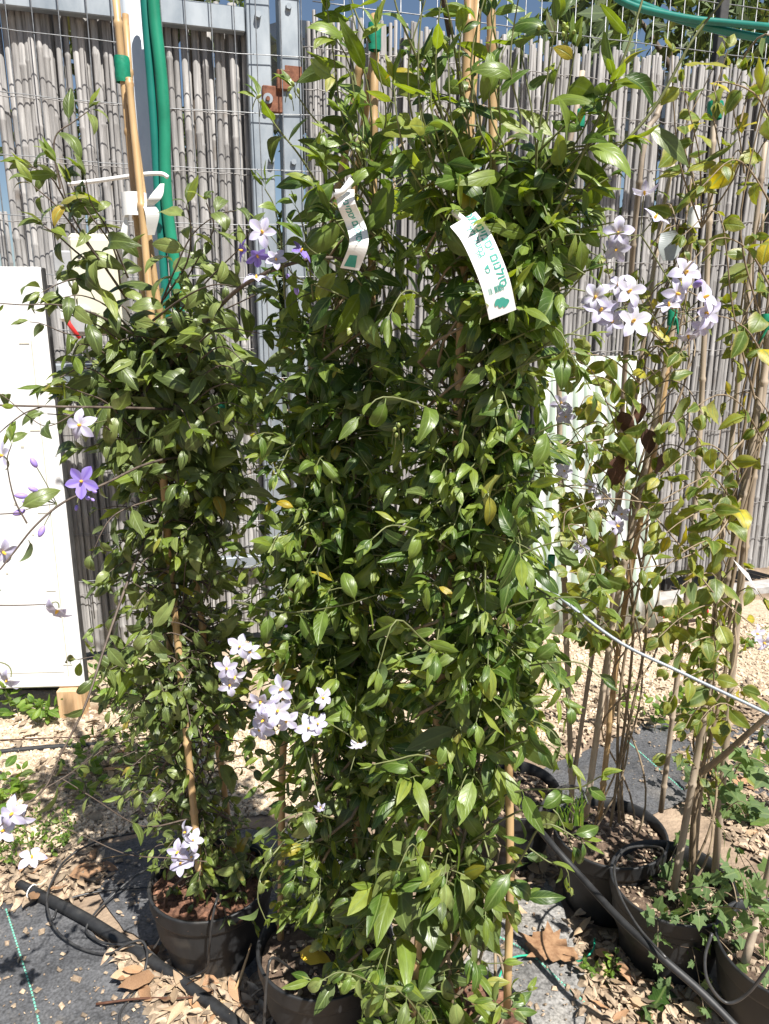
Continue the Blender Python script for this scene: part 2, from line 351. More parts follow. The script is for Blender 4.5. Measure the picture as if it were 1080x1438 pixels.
# ------------------------------------------------------------------ mesh helpers
def mesh(name, v, f, mats, smooth=False, uvs=None):
    me = bpy.data.meshes.new(name)
    me.from_pydata([tuple(p) for p in v], [], f)
    for m in (mats if isinstance(mats, (list, tuple)) else [mats]):
        me.materials.append(m)
    if smooth:
        me.polygons.foreach_set('use_smooth', [True] * len(me.polygons))
    if uvs is not None:
        ul = me.uv_layers.new(name='UVMap')
        idx = np.empty(len(me.loops), dtype=np.int32); me.loops.foreach_get('vertex_index', idx)
        ul.data.foreach_set('uv', np.asarray(uvs, dtype=np.float32)[idx].ravel())
    me.update()
    return me
def quadmesh(name, V, Q, mat, UV=None):
    """fast mesh of quads from numpy arrays"""
    me = bpy.data.meshes.new(name)
    nv, nq = len(V), len(Q)
    me.vertices.add(nv); me.vertices.foreach_set('co', V.astype(np.float32).ravel())
    me.loops.add(nq * 4); me.loops.foreach_set('vertex_index', Q.astype(np.int32).ravel())
    me.polygons.add(nq)
    me.polygons.foreach_set('loop_start', np.arange(0, nq * 4, 4, dtype=np.int32))
    me.polygons.foreach_set('use_smooth', np.ones(nq, dtype=bool))
    if UV is not None:
        ul = me.uv_layers.new(name='UVMap')
        ul.data.foreach_set('uv', UV[Q.ravel()].astype(np.float32).ravel())
    me.materials.append(mat)
    me.update(calc_edges=True)
    me.validate()
    return me

class MB:
    def __init__(s):
        s.v = []; s.f = []
    def box(s, c, size, rz=0.0, bevel=0.0):
        hx, hy, hz = size[0] / 2, size[1] / 2, size[2] / 2
        n = len(s.v)
        cs, sn = math.cos(rz), math.sin(rz)
        if bevel <= 0:
            pts = [(x, y, z) for z in (-hz, hz) for x, y in ((-hx, -hy), (hx, -hy), (hx, hy), (-hx, hy))]
            fs = [(0, 3, 2, 1), (4, 5, 6, 7), (0, 1, 5, 4), (1, 2, 6, 5), (2, 3, 7, 6), (3, 0, 4, 7)]
        else:
            b = bevel
            ring = [(-hx + b, -hy), (hx - b, -hy), (hx, -hy + b), (hx, hy - b), (hx - b, hy), (-hx + b, hy), (-hx, hy - b), (-hx, -hy + b)]
            ring2 = [(-hx + b, -hy + b), (hx - b, -hy + b), (hx - b, -hy + b), (hx - b, hy - b), (hx - b, hy - b), (-hx + b, hy - b), (-hx + b, hy - b), (-hx + b, -hy + b)]
            pts = [(x, y, -hz) for x, y in ring2] + [(x, y, -hz + b) for x, y in ring] + [(x, y, hz - b) for x, y in ring] + [(x, y, hz) for x, y in ring2]
            fs = []
            for k in range(3):
                for i in range(8):
                    j = (i + 1) % 8
                    fs.append((k * 8 + i, k * 8 + j, k * 8 + 8 + j, k * 8 + 8 + i))
            fs.append((6, 4, 2, 0)); fs.append((24, 26, 28, 30))
        for x, y, z in pts:
            s.v.append((c[0] + x * cs - y * sn, c[1] + x * sn + y * cs, c[2] + z))
        s.f += [tuple(n + i for i in q) for q in fs]
        return s
    def tube(s, pts, rad, sides=6, cap=True):
        pts = [Vector(p) for p in pts]
        m = len(pts)
        rads = list(rad) if isinstance(rad, (list, tuple)) else [rad] * m
        n0 = len(s.v)
        ref = None
        for i, p in enumerate(pts):
            d = (pts[min(i + 1, m - 1)] - pts[max(i - 1, 0)])
            if d.length < 1e-9: d = Vector((0, 0, 1))
            d.normalize()
            if ref is None:
                ref = d.orthogonal().normalized()
            else:
                ref = (ref - d * ref.dot(d))
                ref = ref.normalized() if ref.length > 1e-6 else d.orthogonal().normalized()
            bi = d.cross(ref)
            for k in range(sides):
                a = 2 * math.pi * k / sides
                s.v.append(tuple(p + (ref * math.cos(a) + bi * math.sin(a)) * rads[i]))
        for i in range(m - 1):
            for k in range(sides):
                a, b = n0 + i * sides + k, n0 + i * sides + (k + 1) % sides
                s.f.append((a, b, b + sides, a + sides))
        if cap:
            s.f.append(tuple(n0 + k for k in range(sides))[::-1])
            s.f.append(tuple(n0 + (m - 1) * sides + k for k in range(sides)))
        return s
    def lathe(s, prof, c, sides=40, wob=0.0):
        n0 = len(s.v)
        for r, z in prof:
            for k in range(sides):
                a = 2 * math.pi * k / sides
                rr = r * (1 + wob * math.sin(2 * a + 0.7))
                s.v.append((c[0] + rr * math.cos(a), c[1] + rr * math.sin(a), c[2] + z))
        for i in range(len(prof) - 1):
            for k in range(sides):
                a, b = n0 + i * sides + k, n0 + i * sides + (k + 1) % sides
                s.f.append((a, b, b + sides, a + sides))
        return s
    def raw(s, v, f):
        n = len(s.v)
        s.v += [tuple(p) for p in v]
        s.f += [tuple(n + i for i in q) for q in f]
        return s
    def mesh(s, name, mat, smooth=False):
        return mesh(name, s.v, s.f, mat, smooth)

ORIGIN = {}
def thing(name, label, cat, loc=(0, 0, 0), group=None):
    o = bpy.data.objects.new(name, None)
    o.empty_display_size = 0.05
    COL.objects.link(o)
    o.location = loc
    o['label'] = label; o['category'] = cat
    if group: o['group'] = group
    ORIGIN[o.name] = Vector(loc)
    return o
def part(name, me, parent, label=None, kind=None, mtx=None):
    """parts are modelled in world coordinates; a part of an Empty is shifted back by its origin"""
    o = bpy.data.objects.new(name, me)
    COL.objects.link(o)
    o.parent = parent
    base = Matrix.Translation(-ORIGIN[parent.name]) if parent.name in ORIGIN else Matrix.Identity(4)
    o.matrix_basis = base @ mtx if mtx is not None else base
    if label: o['label'] = label
    if kind: o['kind'] = kind
    return o
def single(name, me, label, cat, group=None, kind=None):
    """a thing that is one mesh: origin moved to its base"""
    o = bpy.data.objects.new(name, me)
    COL.objects.link(o)
    if me.users == 1:
        co = np.empty(len(me.vertices) * 3, dtype=np.float32); me.vertices.foreach_get('co', co); co = co.reshape(-1, 3)
        c = (co.min(0) + co.max(0)) / 2; c[2] = co[:, 2].min()
        me.vertices.foreach_set('co', (co - c).ravel()); me.update()
        o.location = c.tolist()
    if label: o['label'] = label
    if cat: o['category'] = cat
    if group: o['group'] = group
    if kind: o['kind'] = kind
    return o
def structure(name, me):
    o = bpy.data.objects.new(name, me); COL.objects.link(o); o['kind'] = 'structure'
    return o
def bez(p0, p1, p2, n=8):
    p0, p1, p2 = Vector(p0), Vector(p1), Vector(p2)
    return [p0 * (1 - t) ** 2 + p1 * 2 * t * (1 - t) + p2 * t * t for t in [i / n for i in range(n + 1)]]
def spline(pts, per=5):
    """Catmull-Rom through points"""
    P = [Vector(p) for p in pts]
    P = [P[0] * 2 - P[1]] + P + [P[-1] * 2 - P[-2]]
    out = []
    for i in range(1, len(P) - 2):
        a, b, c, d = P[i - 1], P[i], P[i + 1], P[i + 2]
        for k in range(per):
            t = k / per
            out.append(0.5 * ((2 * b) + (c - a) * t + (2 * a - 5 * b + 4 * c - d) * t * t + (3 * b - a - 3 * c + d) * t ** 3))
    out.append(P[-2])
    return out

# ================================================================== GROUND
def sheet(pts, z, nsub=0):
    return [(p.x, p.y, z) for p in pts]
structure('ground', mesh('ground', [(-60, -20, 0), (60, -20, 0), (60, 120, 0), (-60, 120, 0)], [(0, 1, 2, 3)], M['ground']))

def ragged(pxs, z, jit=0.008, sub=8):
    """outline in photo pixels laid on the ground, with an uneven edge"""
    P = [gnd(x, y, 0) for x, y in pxs]
    out = []
    for i, p in enumerate(P):
        q = P[(i + 1) % len(P)]
        for k in range(sub):
            t = k / sub
            r = p.lerp(q, t)
            out.append((r.x + R(-jit, jit), r.y + R(-jit, jit), z))
    return out
g = ragged([(-400, 1190), (60, 1185), (140, 1165), (215, 1150), (330, 1140), (560, 1110), (760, 1060), (830, 1010), (940, 985), (1200, 970), (1200, 835), (540, 875), (-400, 925)], 0.004, 0.02, 10)
structure('gravel_bed', mesh('gravel_bed', g, [tuple(range(len(g)))], M['gravelbed']))

def weed_mat(outline, z, mat, lines, label):
    t = thing('weed_mat', label, 'weed mat', tuple(sum((gnd(x, y) for x, y in outline), Vector()) / len(outline)))
    g = ragged(outline, z, 0.006, 6)
    n = len(g)
    v = g + [(x, y, z - 0.003) for x, y, _ in g]
    f = [tuple(range(n))] + [((i + 1) % n, i, n + i, n + (i + 1) % n) for i in range(n)]
    me = mesh('fabric', v, f, mat)
    me.flip_normals() if me.polygons[0].normal.z < 0 else None
    part('fabric', me, t)
    for ln in lines:
        b = MB()
        P = [gnd(x, y, z) for x, y in ln]
        P = spline(P, 60)
        acc = 0
        for i in range(len(P) - 1):
            d = P[i + 1] - P[i]
            L = d.length
            acc += L
            k = int(acc / 0.0085)
            if acc > 0.0085:
                acc = 0
                dn = d.normalized(); sd = Vector((-dn.y, dn.x, 0)) * 0.0022; c = P[i]
                h = Vector((0, 0, 0.0022)); e = dn * 0.0033
                b.raw([c - e - sd, c + e - sd, c + e + sd, c - e + sd, c - e * .6 - sd * .5 + h, c + e * .6 - sd * .5 + h, c + e * .6 + sd * .5 + h, c - e * .6 + sd * .5 + h],
                      [(4, 5, 6, 7), (0, 1, 5, 4), (1, 2, 6, 5), (2, 3, 7, 6), (3, 0, 4, 7)])
        part('stitch_line', b.mesh('stitch_line', M['stitchgreen']), t, kind='stuff')
    return t
weed_mat([(-200, 1275), (40, 1268), (100, 1278), (150, 1330), (175, 1372), (260, 1400), (300, 1440), (360, 1560), (-300, 1560)], 0.008, M['mat'], [[(8, 1275), (25, 1330), (45, 1395), (62, 1470)]],
         'dark woven weed mat with green stitch line in the bottom left corner')
weed_mat([(115, 1215), (150, 1187), (240, 1172), (380, 1165), (520, 1180), (560, 1330), (470, 1400), (330, 1380), (230, 1345), (165, 1300)], 0.008, M['mat'], [],
         'grey weed mat under the pot and the coiled drip tube')
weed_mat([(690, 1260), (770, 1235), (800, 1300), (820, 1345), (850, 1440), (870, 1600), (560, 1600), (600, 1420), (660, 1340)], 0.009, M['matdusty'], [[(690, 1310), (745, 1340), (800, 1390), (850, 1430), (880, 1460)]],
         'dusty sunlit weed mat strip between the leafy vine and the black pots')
weed_mat([(700, 1110), (860, 1040), (920, 1010), (1010, 1025), (1090, 1010), (1150, 1060), (1150, 1130), (1000, 1110), (930, 1140), (830, 1180)], 0.008, M['mat'], [[(880, 1040), (920, 1075), (960, 1110)]],
         'black weed mat behind the two standing pots of yellowing vines')

def scatter_mesh(name, pos, sizes, mat, flat=0.6, kind='chip'):
    """thousands of small stones or crumbs as one quad mesh"""
    n = len(pos)
    base = np.array([[-1, -1, -1], [1, -1, -1], [1, 1, -1], [-1, 1, -1], [-.6, -.6, 1], [.6, -.6, 1], [.6, .6, 1], [-.6, .6, 1]], float)
    q = np.array([[4, 5, 6, 7], [0, 1, 5, 4], [1, 2, 6, 5], [2, 3, 7, 6], [3, 0, 4, 7]])
    V = base[None] * (0.7 + 0.6 * RNG.random((n, 8, 3)))
    V *= np.stack([sizes * (0.7 + 1.5 * RNG.random(n) ** 2), sizes, sizes * flat], 1)[:, None, :] * 0.5
    a = RNG.random(n) * 6.28; ca, sa = np.cos(a), np.sin(a)
    tl = RNG.normal(0, 0.35, n); ct, st_ = np.cos(tl), np.sin(tl)
    x, y, z = V[..., 0].copy(), V[..., 1].copy(), V[..., 2].copy()
    y, z = y * ct[:, None] - z * st_[:, None], y * st_[:, None] + z * ct[:, None]
    V[..., 0] = x * ca[:, None] - y * sa[:, None]; V[..., 1] = x * sa[:, None] + y * ca[:, None]; V[..., 2] = z
    V += pos[:, None, :]
    Q = (q[None] + (np.arange(n) * 8)[:, None, None]).reshape(-1, 4)
    me = quadmesh(name, V.reshape(-1, 3), Q, mat)
    me.polygons.foreach_set('use_smooth', np.zeros(len(me.polygons), dtype=bool))
    return me
def inpoly(x, y, poly):
    c = False
    j = len(poly) - 1
    for i in range(len(poly)):
        xi, yi = poly[i]; xj, yj = poly[j]
        if (yi > y) != (yj > y) and x < (xj - xi) * (y - yi) / (yj - yi) + xi: c = not c
        j = i
    return c
def ground_points(polys, n, z):
    out = []
    while len(out) < n:
        pl = random.choices([p for p, w in polys], [w for p, w in polys])[0]
        xs = [a for a, _ in pl]; ys = [b for _, b in pl]
        x, y = R(min(xs), max(xs)), R(min(ys), max(ys))
        if inpoly(x, y, pl):
            p = gnd(x, y, 0); out.append((p.x, p.y, z))
    return np.array(out)
GP = [([(-30, 1005), (300, 985), (420, 1000), (420, 1140), (215, 1160), (110, 1195), (-30, 1200)], 6), ([(760, 880), (1110, 865), (1110, 985), (940, 1000), (800, 1040), (740, 1050)], 4), ([(420, 920), (760, 900), (740, 1060), (420, 1100)], 2)]
gp = ground_points(GP, 13000, 0.008)
single('gravel', scatter_mesh('gravel', gp, 0.006 + 0.010 * RNG.random(len(gp)) ** 2, M['chip']), 'pale beige stone chips covering the bed before the fence', 'gravel', kind='stuff')
LP = [([(150, 1330), (260, 1360), (440, 1400), (480, 1470), (240, 1470), (190, 1400)], 5), ([(-20, 1205), (130, 1195), (150, 1240), (120, 1262), (-20, 1275)], 2), ([(600, 1180), (760, 1150), (780, 1240), (690, 1270), (600, 1330)], 2),
      ([(800, 1290), (1000, 1380), (1040, 1470), (830, 1470)], 2), ([(930, 960), (1100, 960), (1100, 1240), (1020, 1180), (960, 1100)], 3), ([(70, 1030), (300, 1020), (330, 1090), (200, 1150), (60, 1110)], 1.2), ([(760, 960), (930, 960), (960, 1010), (760, 1080)], 1)]
lp = ground_points(LP, 5200, 0.013)
single('litter_crumbs', scatter_mesh('litter_crumbs', lp, 0.006 + 0.022 * RNG.random(len(lp)) ** 2.5, M['deadst'], 0.25), 'brown crumbs of broken leaves and bark on the ground', 'litter', kind='stuff')

MP = [([(-20, 1275), (60, 1275), (160, 1380), (290, 1445), (-20, 1445)], 3), ([(120, 1215), (240, 1180), (230, 1330), (170, 1300)], 2), ([(690, 1265), (770, 1240), (850, 1440), (700, 1440)], 2), ([(880, 1030), (1000, 1030), (960, 1100), (860, 1110)], 1)]
mp_ = ground_points(MP, 420, 0.014)
single('mat_grit', scatter_mesh('mat_grit', mp_, 0.003 + 0.012 * RNG.random(len(mp_)) ** 4, M['deadst'], 0.3), 'specks of soil and straw blown onto the weed mats', 'grit', kind='stuff')

# ================================================================== BEYOND THE FENCE
def leafcloud(n, centers, radii, size):
    V = []; 
    k = len(centers)
    w = np.array([r[0] * r[1] * r[2] for r in radii]) ** 0.6; w /= w.sum()
    idx = RNG.choice(k, n, p=w)
    d = RNG.normal(size=(n, 3)); d /= np.linalg.norm(d, axis=1)[:, None]
    d *= (RNG.random(n) ** 0.45)[:, None]
    P = np.array(centers)[idx] + d * np.array(radii)[idx]
    a = RNG.normal(size=(n, 3)); a /= np.linalg.norm(a, axis=1)[:, None]
    b = np.cross(a, RNG.normal(size=(n, 3))); b /= np.linalg.norm(b, axis=1)[:, None]
    s = size * (0.6 + 0.8 * RNG.random(n))[:, None]
    c = np.cross(a, b)
    V = np.stack([P - a * s, P + b * s * .42 + c * s * .12, P + a * s, P - b * s * .42 + c * s * .12], 1).reshape(-1, 3)
    Q = np.arange(n * 4).reshape(-1, 4)
    UV = np.tile(np.array([[.5, 0], [1, .5], [.5, 1], [0, .5]]), (n, 1))
    return V, Q, UV
def tree(x, y, h, rx, label, seed, n=2600, leafsize=0.07, mat='treeleaf'):
    random.seed(seed)
    t = thing('tree', label, 'tree', (x, y, 0), 'trees beyond the fence')
    b = MB()
    top = Vector((x + R(-.3, .3), y + R(-.3, .3), h * 0.62))
    tr = spline([(x, y, -0.02), (x + R(-.1, .1), y, h * 0.3), top], 5)
    b.tube(tr, [0.12 - 0.07 * i / len(tr) for i in range(len(tr))], 8)
    cs, rs = [], []
    for i in range(9):
        a = R(0, 6.28)
        e = top + Vector((math.cos(a) * rx * R(.35, .95), math.sin(a) * rx * R(.3, .8), R(-.25, .38) * h))
        s = tr[random.randint(len(tr) // 2, len(tr) - 1)]
        br = bez(s, s.lerp(e, .5) + Vector((0, 0, .12 * h)), e, 6)
        b.tube(br, [0.045 - 0.006 * q for q in range(7)], 5)
        cs.append(tuple(e)); rs.append((rx * R(.28, .5), rx * R(.28, .5), rx * R(.2, .36)))
    for i in range(5):
        cs.append((x + R(-1, 1) * rx, y + R(-.4, .4) * rx, R(.15, .55) * h)); rs.append((rx * .5, rx * .4, rx * .4))
    part('trunk', b.mesh('trunk', M['treebark'], True), t)
    V, Q, UV = leafcloud(n, cs, rs, leafsize)
    part('crown', quadmesh('crown', V, Q, M[mat], UV), t, kind='stuff')
tree(0.9, 6.6, 4.3, 1.5, 'dark leafy tree showing above the reed fence at its middle', 3, 6500, .085)
tree(3.0, 7.2, 4.5, 1.7, 'dark leafy tree showing above the reed fence near its far end', 5, 6500, .085)
tree(5.0, 8.4, 5.0, 1.9, 'dark tree beyond the far end of the reed fence', 8, 5000, .09)
tree(-1.6, 6.4, 3.9, 1.4, 'dark leafy tree glimpsed between the reeds of the gate', 17, 5000, .085)
tree(-7.6, 13.0, 4.0, 1.5, 'reddish brown bush seen through the gap beside the gate', 11, 2600, 0.10, 'deadhang')
random.seed(21)

# shade net behind the fence top
v, f = [], []
NX = 40
A, B = Vector((-0.6, fy(-0.6, .75), 0)), Vector((2.1, fy(2.1, .9), 0))
for i in range(NX + 1):
    t = i / NX
    p = A.lerp(B, t)
    for k in range(5):
        s = k / 4
        zt = 2.98; zb = 2.5
        v.append((p.x, p.y + 0.10 * math.sin(t * 17 + s * 3) * (1 - s), zb + (zt - zb) * s + 0.05 * math.sin(t * 23)))
for i in range(NX):
    for k in range(4):
        a = i * 5 + k
        f.append((a, a + 5, a + 6, a + 1))
single('shade_net', mesh('shade_net', v, f, M['net'], True), 'dark sagging shade net hung behind the top of the reed fence', 'shade net')

# ================================================================== FENCE
def reed_mesh(name, H, r, seed):
    rd = random.Random(seed)
    sides = 10
    v, f = [], []
    zs = []
    z = rd.uniform(0.05, 0.3)
    nodes = []
    while z < H - 0.05:
        nodes.append(z); z += rd.uniform(0.28, 0.5)
    prof = [(0.0, r * 0.96)]
    for nz in nodes:
        prof += [(nz - 0.012, r), (nz - 0.003, r * 1.14), (nz + 0.003, r * 1.14), (nz + 0.010, r * 0.96)]
    prof += [(H - 0.003, r * 0.97), (H, r * 0.8)]
    bx, ph = rd.uniform(-0.018, 0.018), rd.uniform(0, 6)
    for z, rr in prof:
        ox = bx * math.sin(z * 1.6 + ph)
        tap = 1 - 0.12 * z / H
        for k in range(sides):
            a = 2 * math.pi * k / sides
            v.append((ox + rr * tap * math.cos(a), rr * tap * math.sin(a), z))
    for i in range(len(prof) - 1):
        for k in range(sides):
            a, b = i * sides + k, i * sides + (k + 1) % sides
            f.append((a, b, b + sides, a + sides))
    f.append(tuple((len(prof) - 1) * sides + k for k in range(sides)))
    me = mesh(name, v, f, M['reed'], True)
    me.polygons[len(me.polygons) - 1].use_smooth = False
    return me
def wire_along(x0, x1, z, off, r, wob=0.0, sag=0.0, step=0.03):
    n = max(2, int((x1 - x0) / step))
    P = []
    for i in range(n + 1):
        X = x0 + (x1 - x0) * i / n
        P.append((X, fy(X, off), z + wob * math.sin(i * 2.1 + z * 9) + sag * math.sin(math.pi * i / n)))
    return MB().tube(P, r, 5)

XL = fen(-60, 200).x
XG0 = fen(14, 200).x
XG1 = fen(372, 250).x
XP0 = fen(398, 250).x
XP1 = fen(426, 250).x
ZT = 2.74

# gate
gate = thing('reed_gate', 'steel framed gate filled with grey weathered reeds behind the round pole', 'gate', (XG0, fy(XG0), 0))
ANG = FANG
def rail(z, h, x0, x1, off=-0.055, th=0.045):
    xm = (x0 + x1) / 2
    return MB().box((xm, fy(xm, off), z), ((x1 - x0) / math.cos(ANG), th, h), ANG, 0.004)
def stile(x, w, z0, z1, off=-0.055, th=0.05):
    return MB().box((x, fy(x, off), (z0 + z1) / 2), (w, th, z1 - z0), ANG, 0.004)
zr = fen(190, 20).z; zm = fen(200, 524).z; zl = fen(350, 783).z
part('rail', rail(zr, 0.09, XL - .2, XG1 - 0.05).mesh('rail', M['galv']), gate)
part('rail', rail(zm, 0.06, XG0 + .06, XG1 - 0.05).mesh('rail', M['galv']), gate)
part('rail', rail(zl, 0.06, fen(290, 783).x, XG1 - 0.05).mesh('rail', M['galv']), gate)
stl = part('stile', stile(XG1, 0.095, 0.06, zr + .4).mesh('stile', M['galv']), gate)
# hinge and bolts
def disc(p, r, th, mat, name, sides=14):
    b = MB()
    n = Vector((math.sin(ANG), -math.cos(ANG), 0))
    b.tube([Vector(p), Vector(p) + n * th], r, sides)
    return b.mesh(name, mat, False)
hp = fen(383, 140, -0.085)
part('hinge_plate', MB().box(hp, (0.085, 0.02, 0.10), ANG, 0.004).mesh('hinge_plate', M['rust']), gate, 'rusty hinge plate')
part('washer', disc(fen(376, 139, -0.095), 0.02, 0.012, M['galv'], 'washer'), gate)
part('bolt', disc(fen(376, 139, -0.108), 0.009, 0.012, M['rust'], 'bolt', 6), gate)
for (bx, by) in ((362, 22), (381, 225)):
    part('bolt', disc(fen(bx, by, -0.083), 0.013, 0.02, M['galv'], 'bolt', 6), gate)
V6 = [reed_mesh('reed', zr + 0.02, 0.0148, s) for s in range(10)]
x = XL - 0.2
ZLOW = fen(40, 325).z
while x < XG1 - 0.02:
    hs = R(.985, 1.0)
    if x < XG0 - 0.01: hs = (ZLOW + R(-.02, .02)) / (zr + .02)
    mtx = Matrix.Translation((x, fy(x, R(-.006, .010)), 0.06)) @ Matrix.Rotation(R(-.006, .006), 4, 'Y') @ Matrix.Rotation(R(0, 6.28), 4, 'Z') @ Matrix.Diagonal((R(.72, 1.12),) * 2 + (hs, 1))
    part('reed', random.choice(V6), gate, mtx=mtx)
    x += R(0.0195, 0.0250) if random.random() > 0.07 else R(0.027, 0.033)
x = XG0
while x < XG1 - 0.02:
    mtx = Matrix.Translation((x, fy(x, .032 + R(-.004, .004)), 0.06)) @ Matrix.Rotation(R(-.01, .01), 4, 'Y') @ Matrix.Rotation(R(0, 6.28), 4, 'Z') @ Matrix.Diagonal((R(.9, 1.2),) * 2 + (R(.96, 1.0), 1))
    part('reed', random.choice(V6), gate, mtx=mtx)
    x += R(0.022, 0.030)
for zz in (0.35, 0.62, 0.9, 1.16, 1.43, 1.69, 1.93, 2.15, 2.38):
    part('stitch_wire', wire_along(XL - .2, XG1 - .05, zz, -0.024, 0.0022, 0.003).mesh('stitch_wire', M['stitch'], True), gate)

# gate post with rust
post = thing('gate_post', 'blue grey galvanised gate post with rusty hinge stain', 'post', ((XP0 + XP1) / 2, fy((XP0 + XP1) / 2), 0))
part('tube', stile((XP0 + XP1) / 2, XP1 - XP0, -0.02, zr + 0.5, -0.05, 0.09).mesh('tube', M['galv']), post)
part('hinge_plate', MB().box(fen(398, 113, -0.10), (0.055, 0.025, 0.075), ANG, 0.004).mesh('hinge_plate', M['rust']), post, 'rusty hinge lug')
part('rust_patch', MB().box(fen(412, 104, -0.096), (0.07, 0.006, 0.06), ANG, 0.002).mesh('rust_patch', M['rust']), post)
part('bolt', disc(fen(405, 10, -0.096), 0.012, 0.015, M['galv'], 'bolt', 6), post)
part('bolt', disc(fen(412, 228, -0.096), 0.012, 0.015, M['galv'], 'bolt', 6), post)

# right hand reed fence
rf = thing('reed_fence', 'long screen of grey weathered reeds stitched with wire behind the vines', 'fence', (0.5, fy(.5), 0))
x = XP1 + 0.025
H0 = fen(560, 35).z; H1 = fen(1075, 98).z
XR = fen(1120, 300).x + 0.25
XA, XB = fen(560, 35).x, fen(1075, 98).x
V7 = [reed_mesh('reed', 2.62, 0.0150, 40 + s) for s in range(10)]
while x < XR:
    zt = H0 + (H1 - H0) * (x - XA) / (XB - XA)
    sc = (zt - 0.10 + R(-.03, .015)) / 2.62
    mtx = Matrix.Translation((x, fy(x, R(-.012, .010)), 0.10)) @ Matrix.Rotation(R(-.011, .011), 4, 'Y') @ Matrix.Rotation(R(0, 6.28), 4, 'Z') @ Matrix.Diagonal((random.choice((R(.48, .62), R(.58, .8), R(.7, .96))),) * 2 + (sc, 1))
    part('reed', random.choice(V7), rf, mtx=mtx)
    x += R(0.0130, 0.0180) if random.random() > 0.05 else R(0.019, 0.024)
x = XP1 + 0.03
while x < XR:
    zt = H0 + (H1 - H0) * (x - XA) / (XB - XA)
    sc = (zt - 0.12 + R(-.05, .0)) / 2.62
    mtx = Matrix.Translation((x, fy(x, .031 + R(-.004, .004)), 0.10)) @ Matrix.Rotation(R(-.008, .008), 4, 'Y') @ Matrix.Rotation(R(0, 6.28), 4, 'Z') @ Matrix.Diagonal((R(.8, 1.1),) * 2 + (sc, 1))
    part('reed', random.choice(V7), rf, mtx=mtx)
    x += R(0.028, 0.040)
for zz in (0.30, 0.52, 0.74, 0.96, 1.18, 1.40, 1.62, 1.84, 2.06, 2.28, 2.50, 2.66):
    part('stitch_wire', wire_along(XP1 + .01, XR, zz, -0.0235, 0.0024, 0.004).mesh('stitch_wire', M['stitch'], True), rf)

# welded mesh
mf = thing('wire_mesh', 'welded wire mesh panel hung in front of the reed gate', 'wire mesh', (XL, fy(XL), 0))
x = XL - 0.1
wz0, wz1 = 0.25, 3.15
while x < fen(470, 200).x:
    dx = R(-.006, .006)
    off = -0.098 + R(-.004, .004)
    if XG1 - 0.06 < x < XP1 + 0.03: off -= 0.035
    P = [(x + dx * math.sin(z * 3), fy(x, off + 0.006 * math.sin(z * 4 + x * 9)), z) for z in np.linspace(wz0, wz1, 9)]
    part('vertical_wire', MB().tube(P, 0.0024, 5).mesh('vertical_wire', M['wire'], True), mf)
    x += 0.088
for zz in np.arange(0.45, 3.1, 0.215):
    part('horizontal_wire', wire_along(XL - .1, fen(474, 200).x, float(zz), -0.102, 0.0019, 0.002, -0.02, 0.12).mesh('horizontal_wire', M['wire'], True), mf)
mf2 = thing('wire_mesh', 'welded wire mesh standing up above the reed fence top', 'wire mesh', (1.0, fy(1.0, .05), 0))
x = XP1 + 0.1
while x < XR:
    part('vertical_wire', MB().tube([(x, fy(x, .062), 1.9), (x + R(-.005, .005), fy(x, .062), 3.3)], 0.0026, 5).mesh('vertical_wire', M['wire'], True), mf2)
    x += 0.082
for zz in (2.0, 2.2, 2.42, 2.64, 2.86, 3.08):
    part('horizontal_wire', wire_along(XP1 + .05, XR, zz, 0.058, 0.0024, 0.002, 0, .12).mesh('horizontal_wire', M['wire'], True), mf2)
# steel upright of the mesh at the far end
p = fen(1010, 60, 0.06)
single('fence_upright', MB().box((p.x, p.y, 1.6), (0.05, 0.04, 3.2), ANG, 0.003).mesh('fence_upright', M['gasket']), 'slim dark steel upright behind the reed fence top', 'post')
# green pipe along the top at the right
P = spline([at(840, -30, 3.5), at(880, 5, 3.5), at(960, 25, 3.55), at(1030, 33, 3.6), at(1130, 42, 3.7)], 6)
single('green_pipe', MB().tube(P, 0.015, 10).mesh('green_pipe', M['teal'], True), 'green plastic pipe crossing above the reed fence, upper of two', 'pipe')
P = spline([at(870, -5, 3.55), at(940, 22, 3.6), at(1010, 42, 3.62), at(1080, 55, 3.7), at(1130, 58, 3.75)], 6)
single('green_pipe', MB().tube(P, 0.0165, 10).mesh('green_pipe', M['teal'], True), 'darker green pipe crossing above the reed fence, lower of two', 'pipe')
# kerb, red pipe, striped sheet at the foot of the fence
kx0, kx1 = 0.9, 2.9
single('concrete_kerb', MB().box(((kx0 + kx1) / 2, fy((kx0 + kx1) / 2, -0.12), 0.018), (kx1 - kx0, 0.10, 0.06), ANG, 0.01).mesh('concrete_kerb', M['concrete']), 'low concrete kerb along the foot of the reed fence', 'kerb')
single('red_pipe', MB().tube([at(915, 866, 3.55), at(950, 862, 3.6), at(992, 858, 3.66)], 0.018, 10).mesh('red_pipe', M['red'], True), 'short red plastic pipe lying on the gravel by the kerb', 'pipe')
bl, br_ = at(735, 893, 3.5), at(932, 880, 3.5)
tl, tr_ = at(760, 500, 3.72), at(893, 500, 3.72)
v, f, uv = [], [], []
nu, nv = 54, 6
for j in range(nv + 1):
    for i in range(nu + 1):
        s, t = i / nu, j / nv
        p = (bl.lerp(br_, s)).lerp(tl.lerp(tr_, s), t)
        v.append((p.x, p.y - 0.008 * math.sin(s * 9 * 2 * math.pi) - 0.02 * math.sin(t * 3.1), p.z)); uv.append((s, t))
n0 = len(v)
for p, q in list(zip(v, uv)):
    v.append((p[0], p[1] + 0.006, p[2])); uv.append(q)
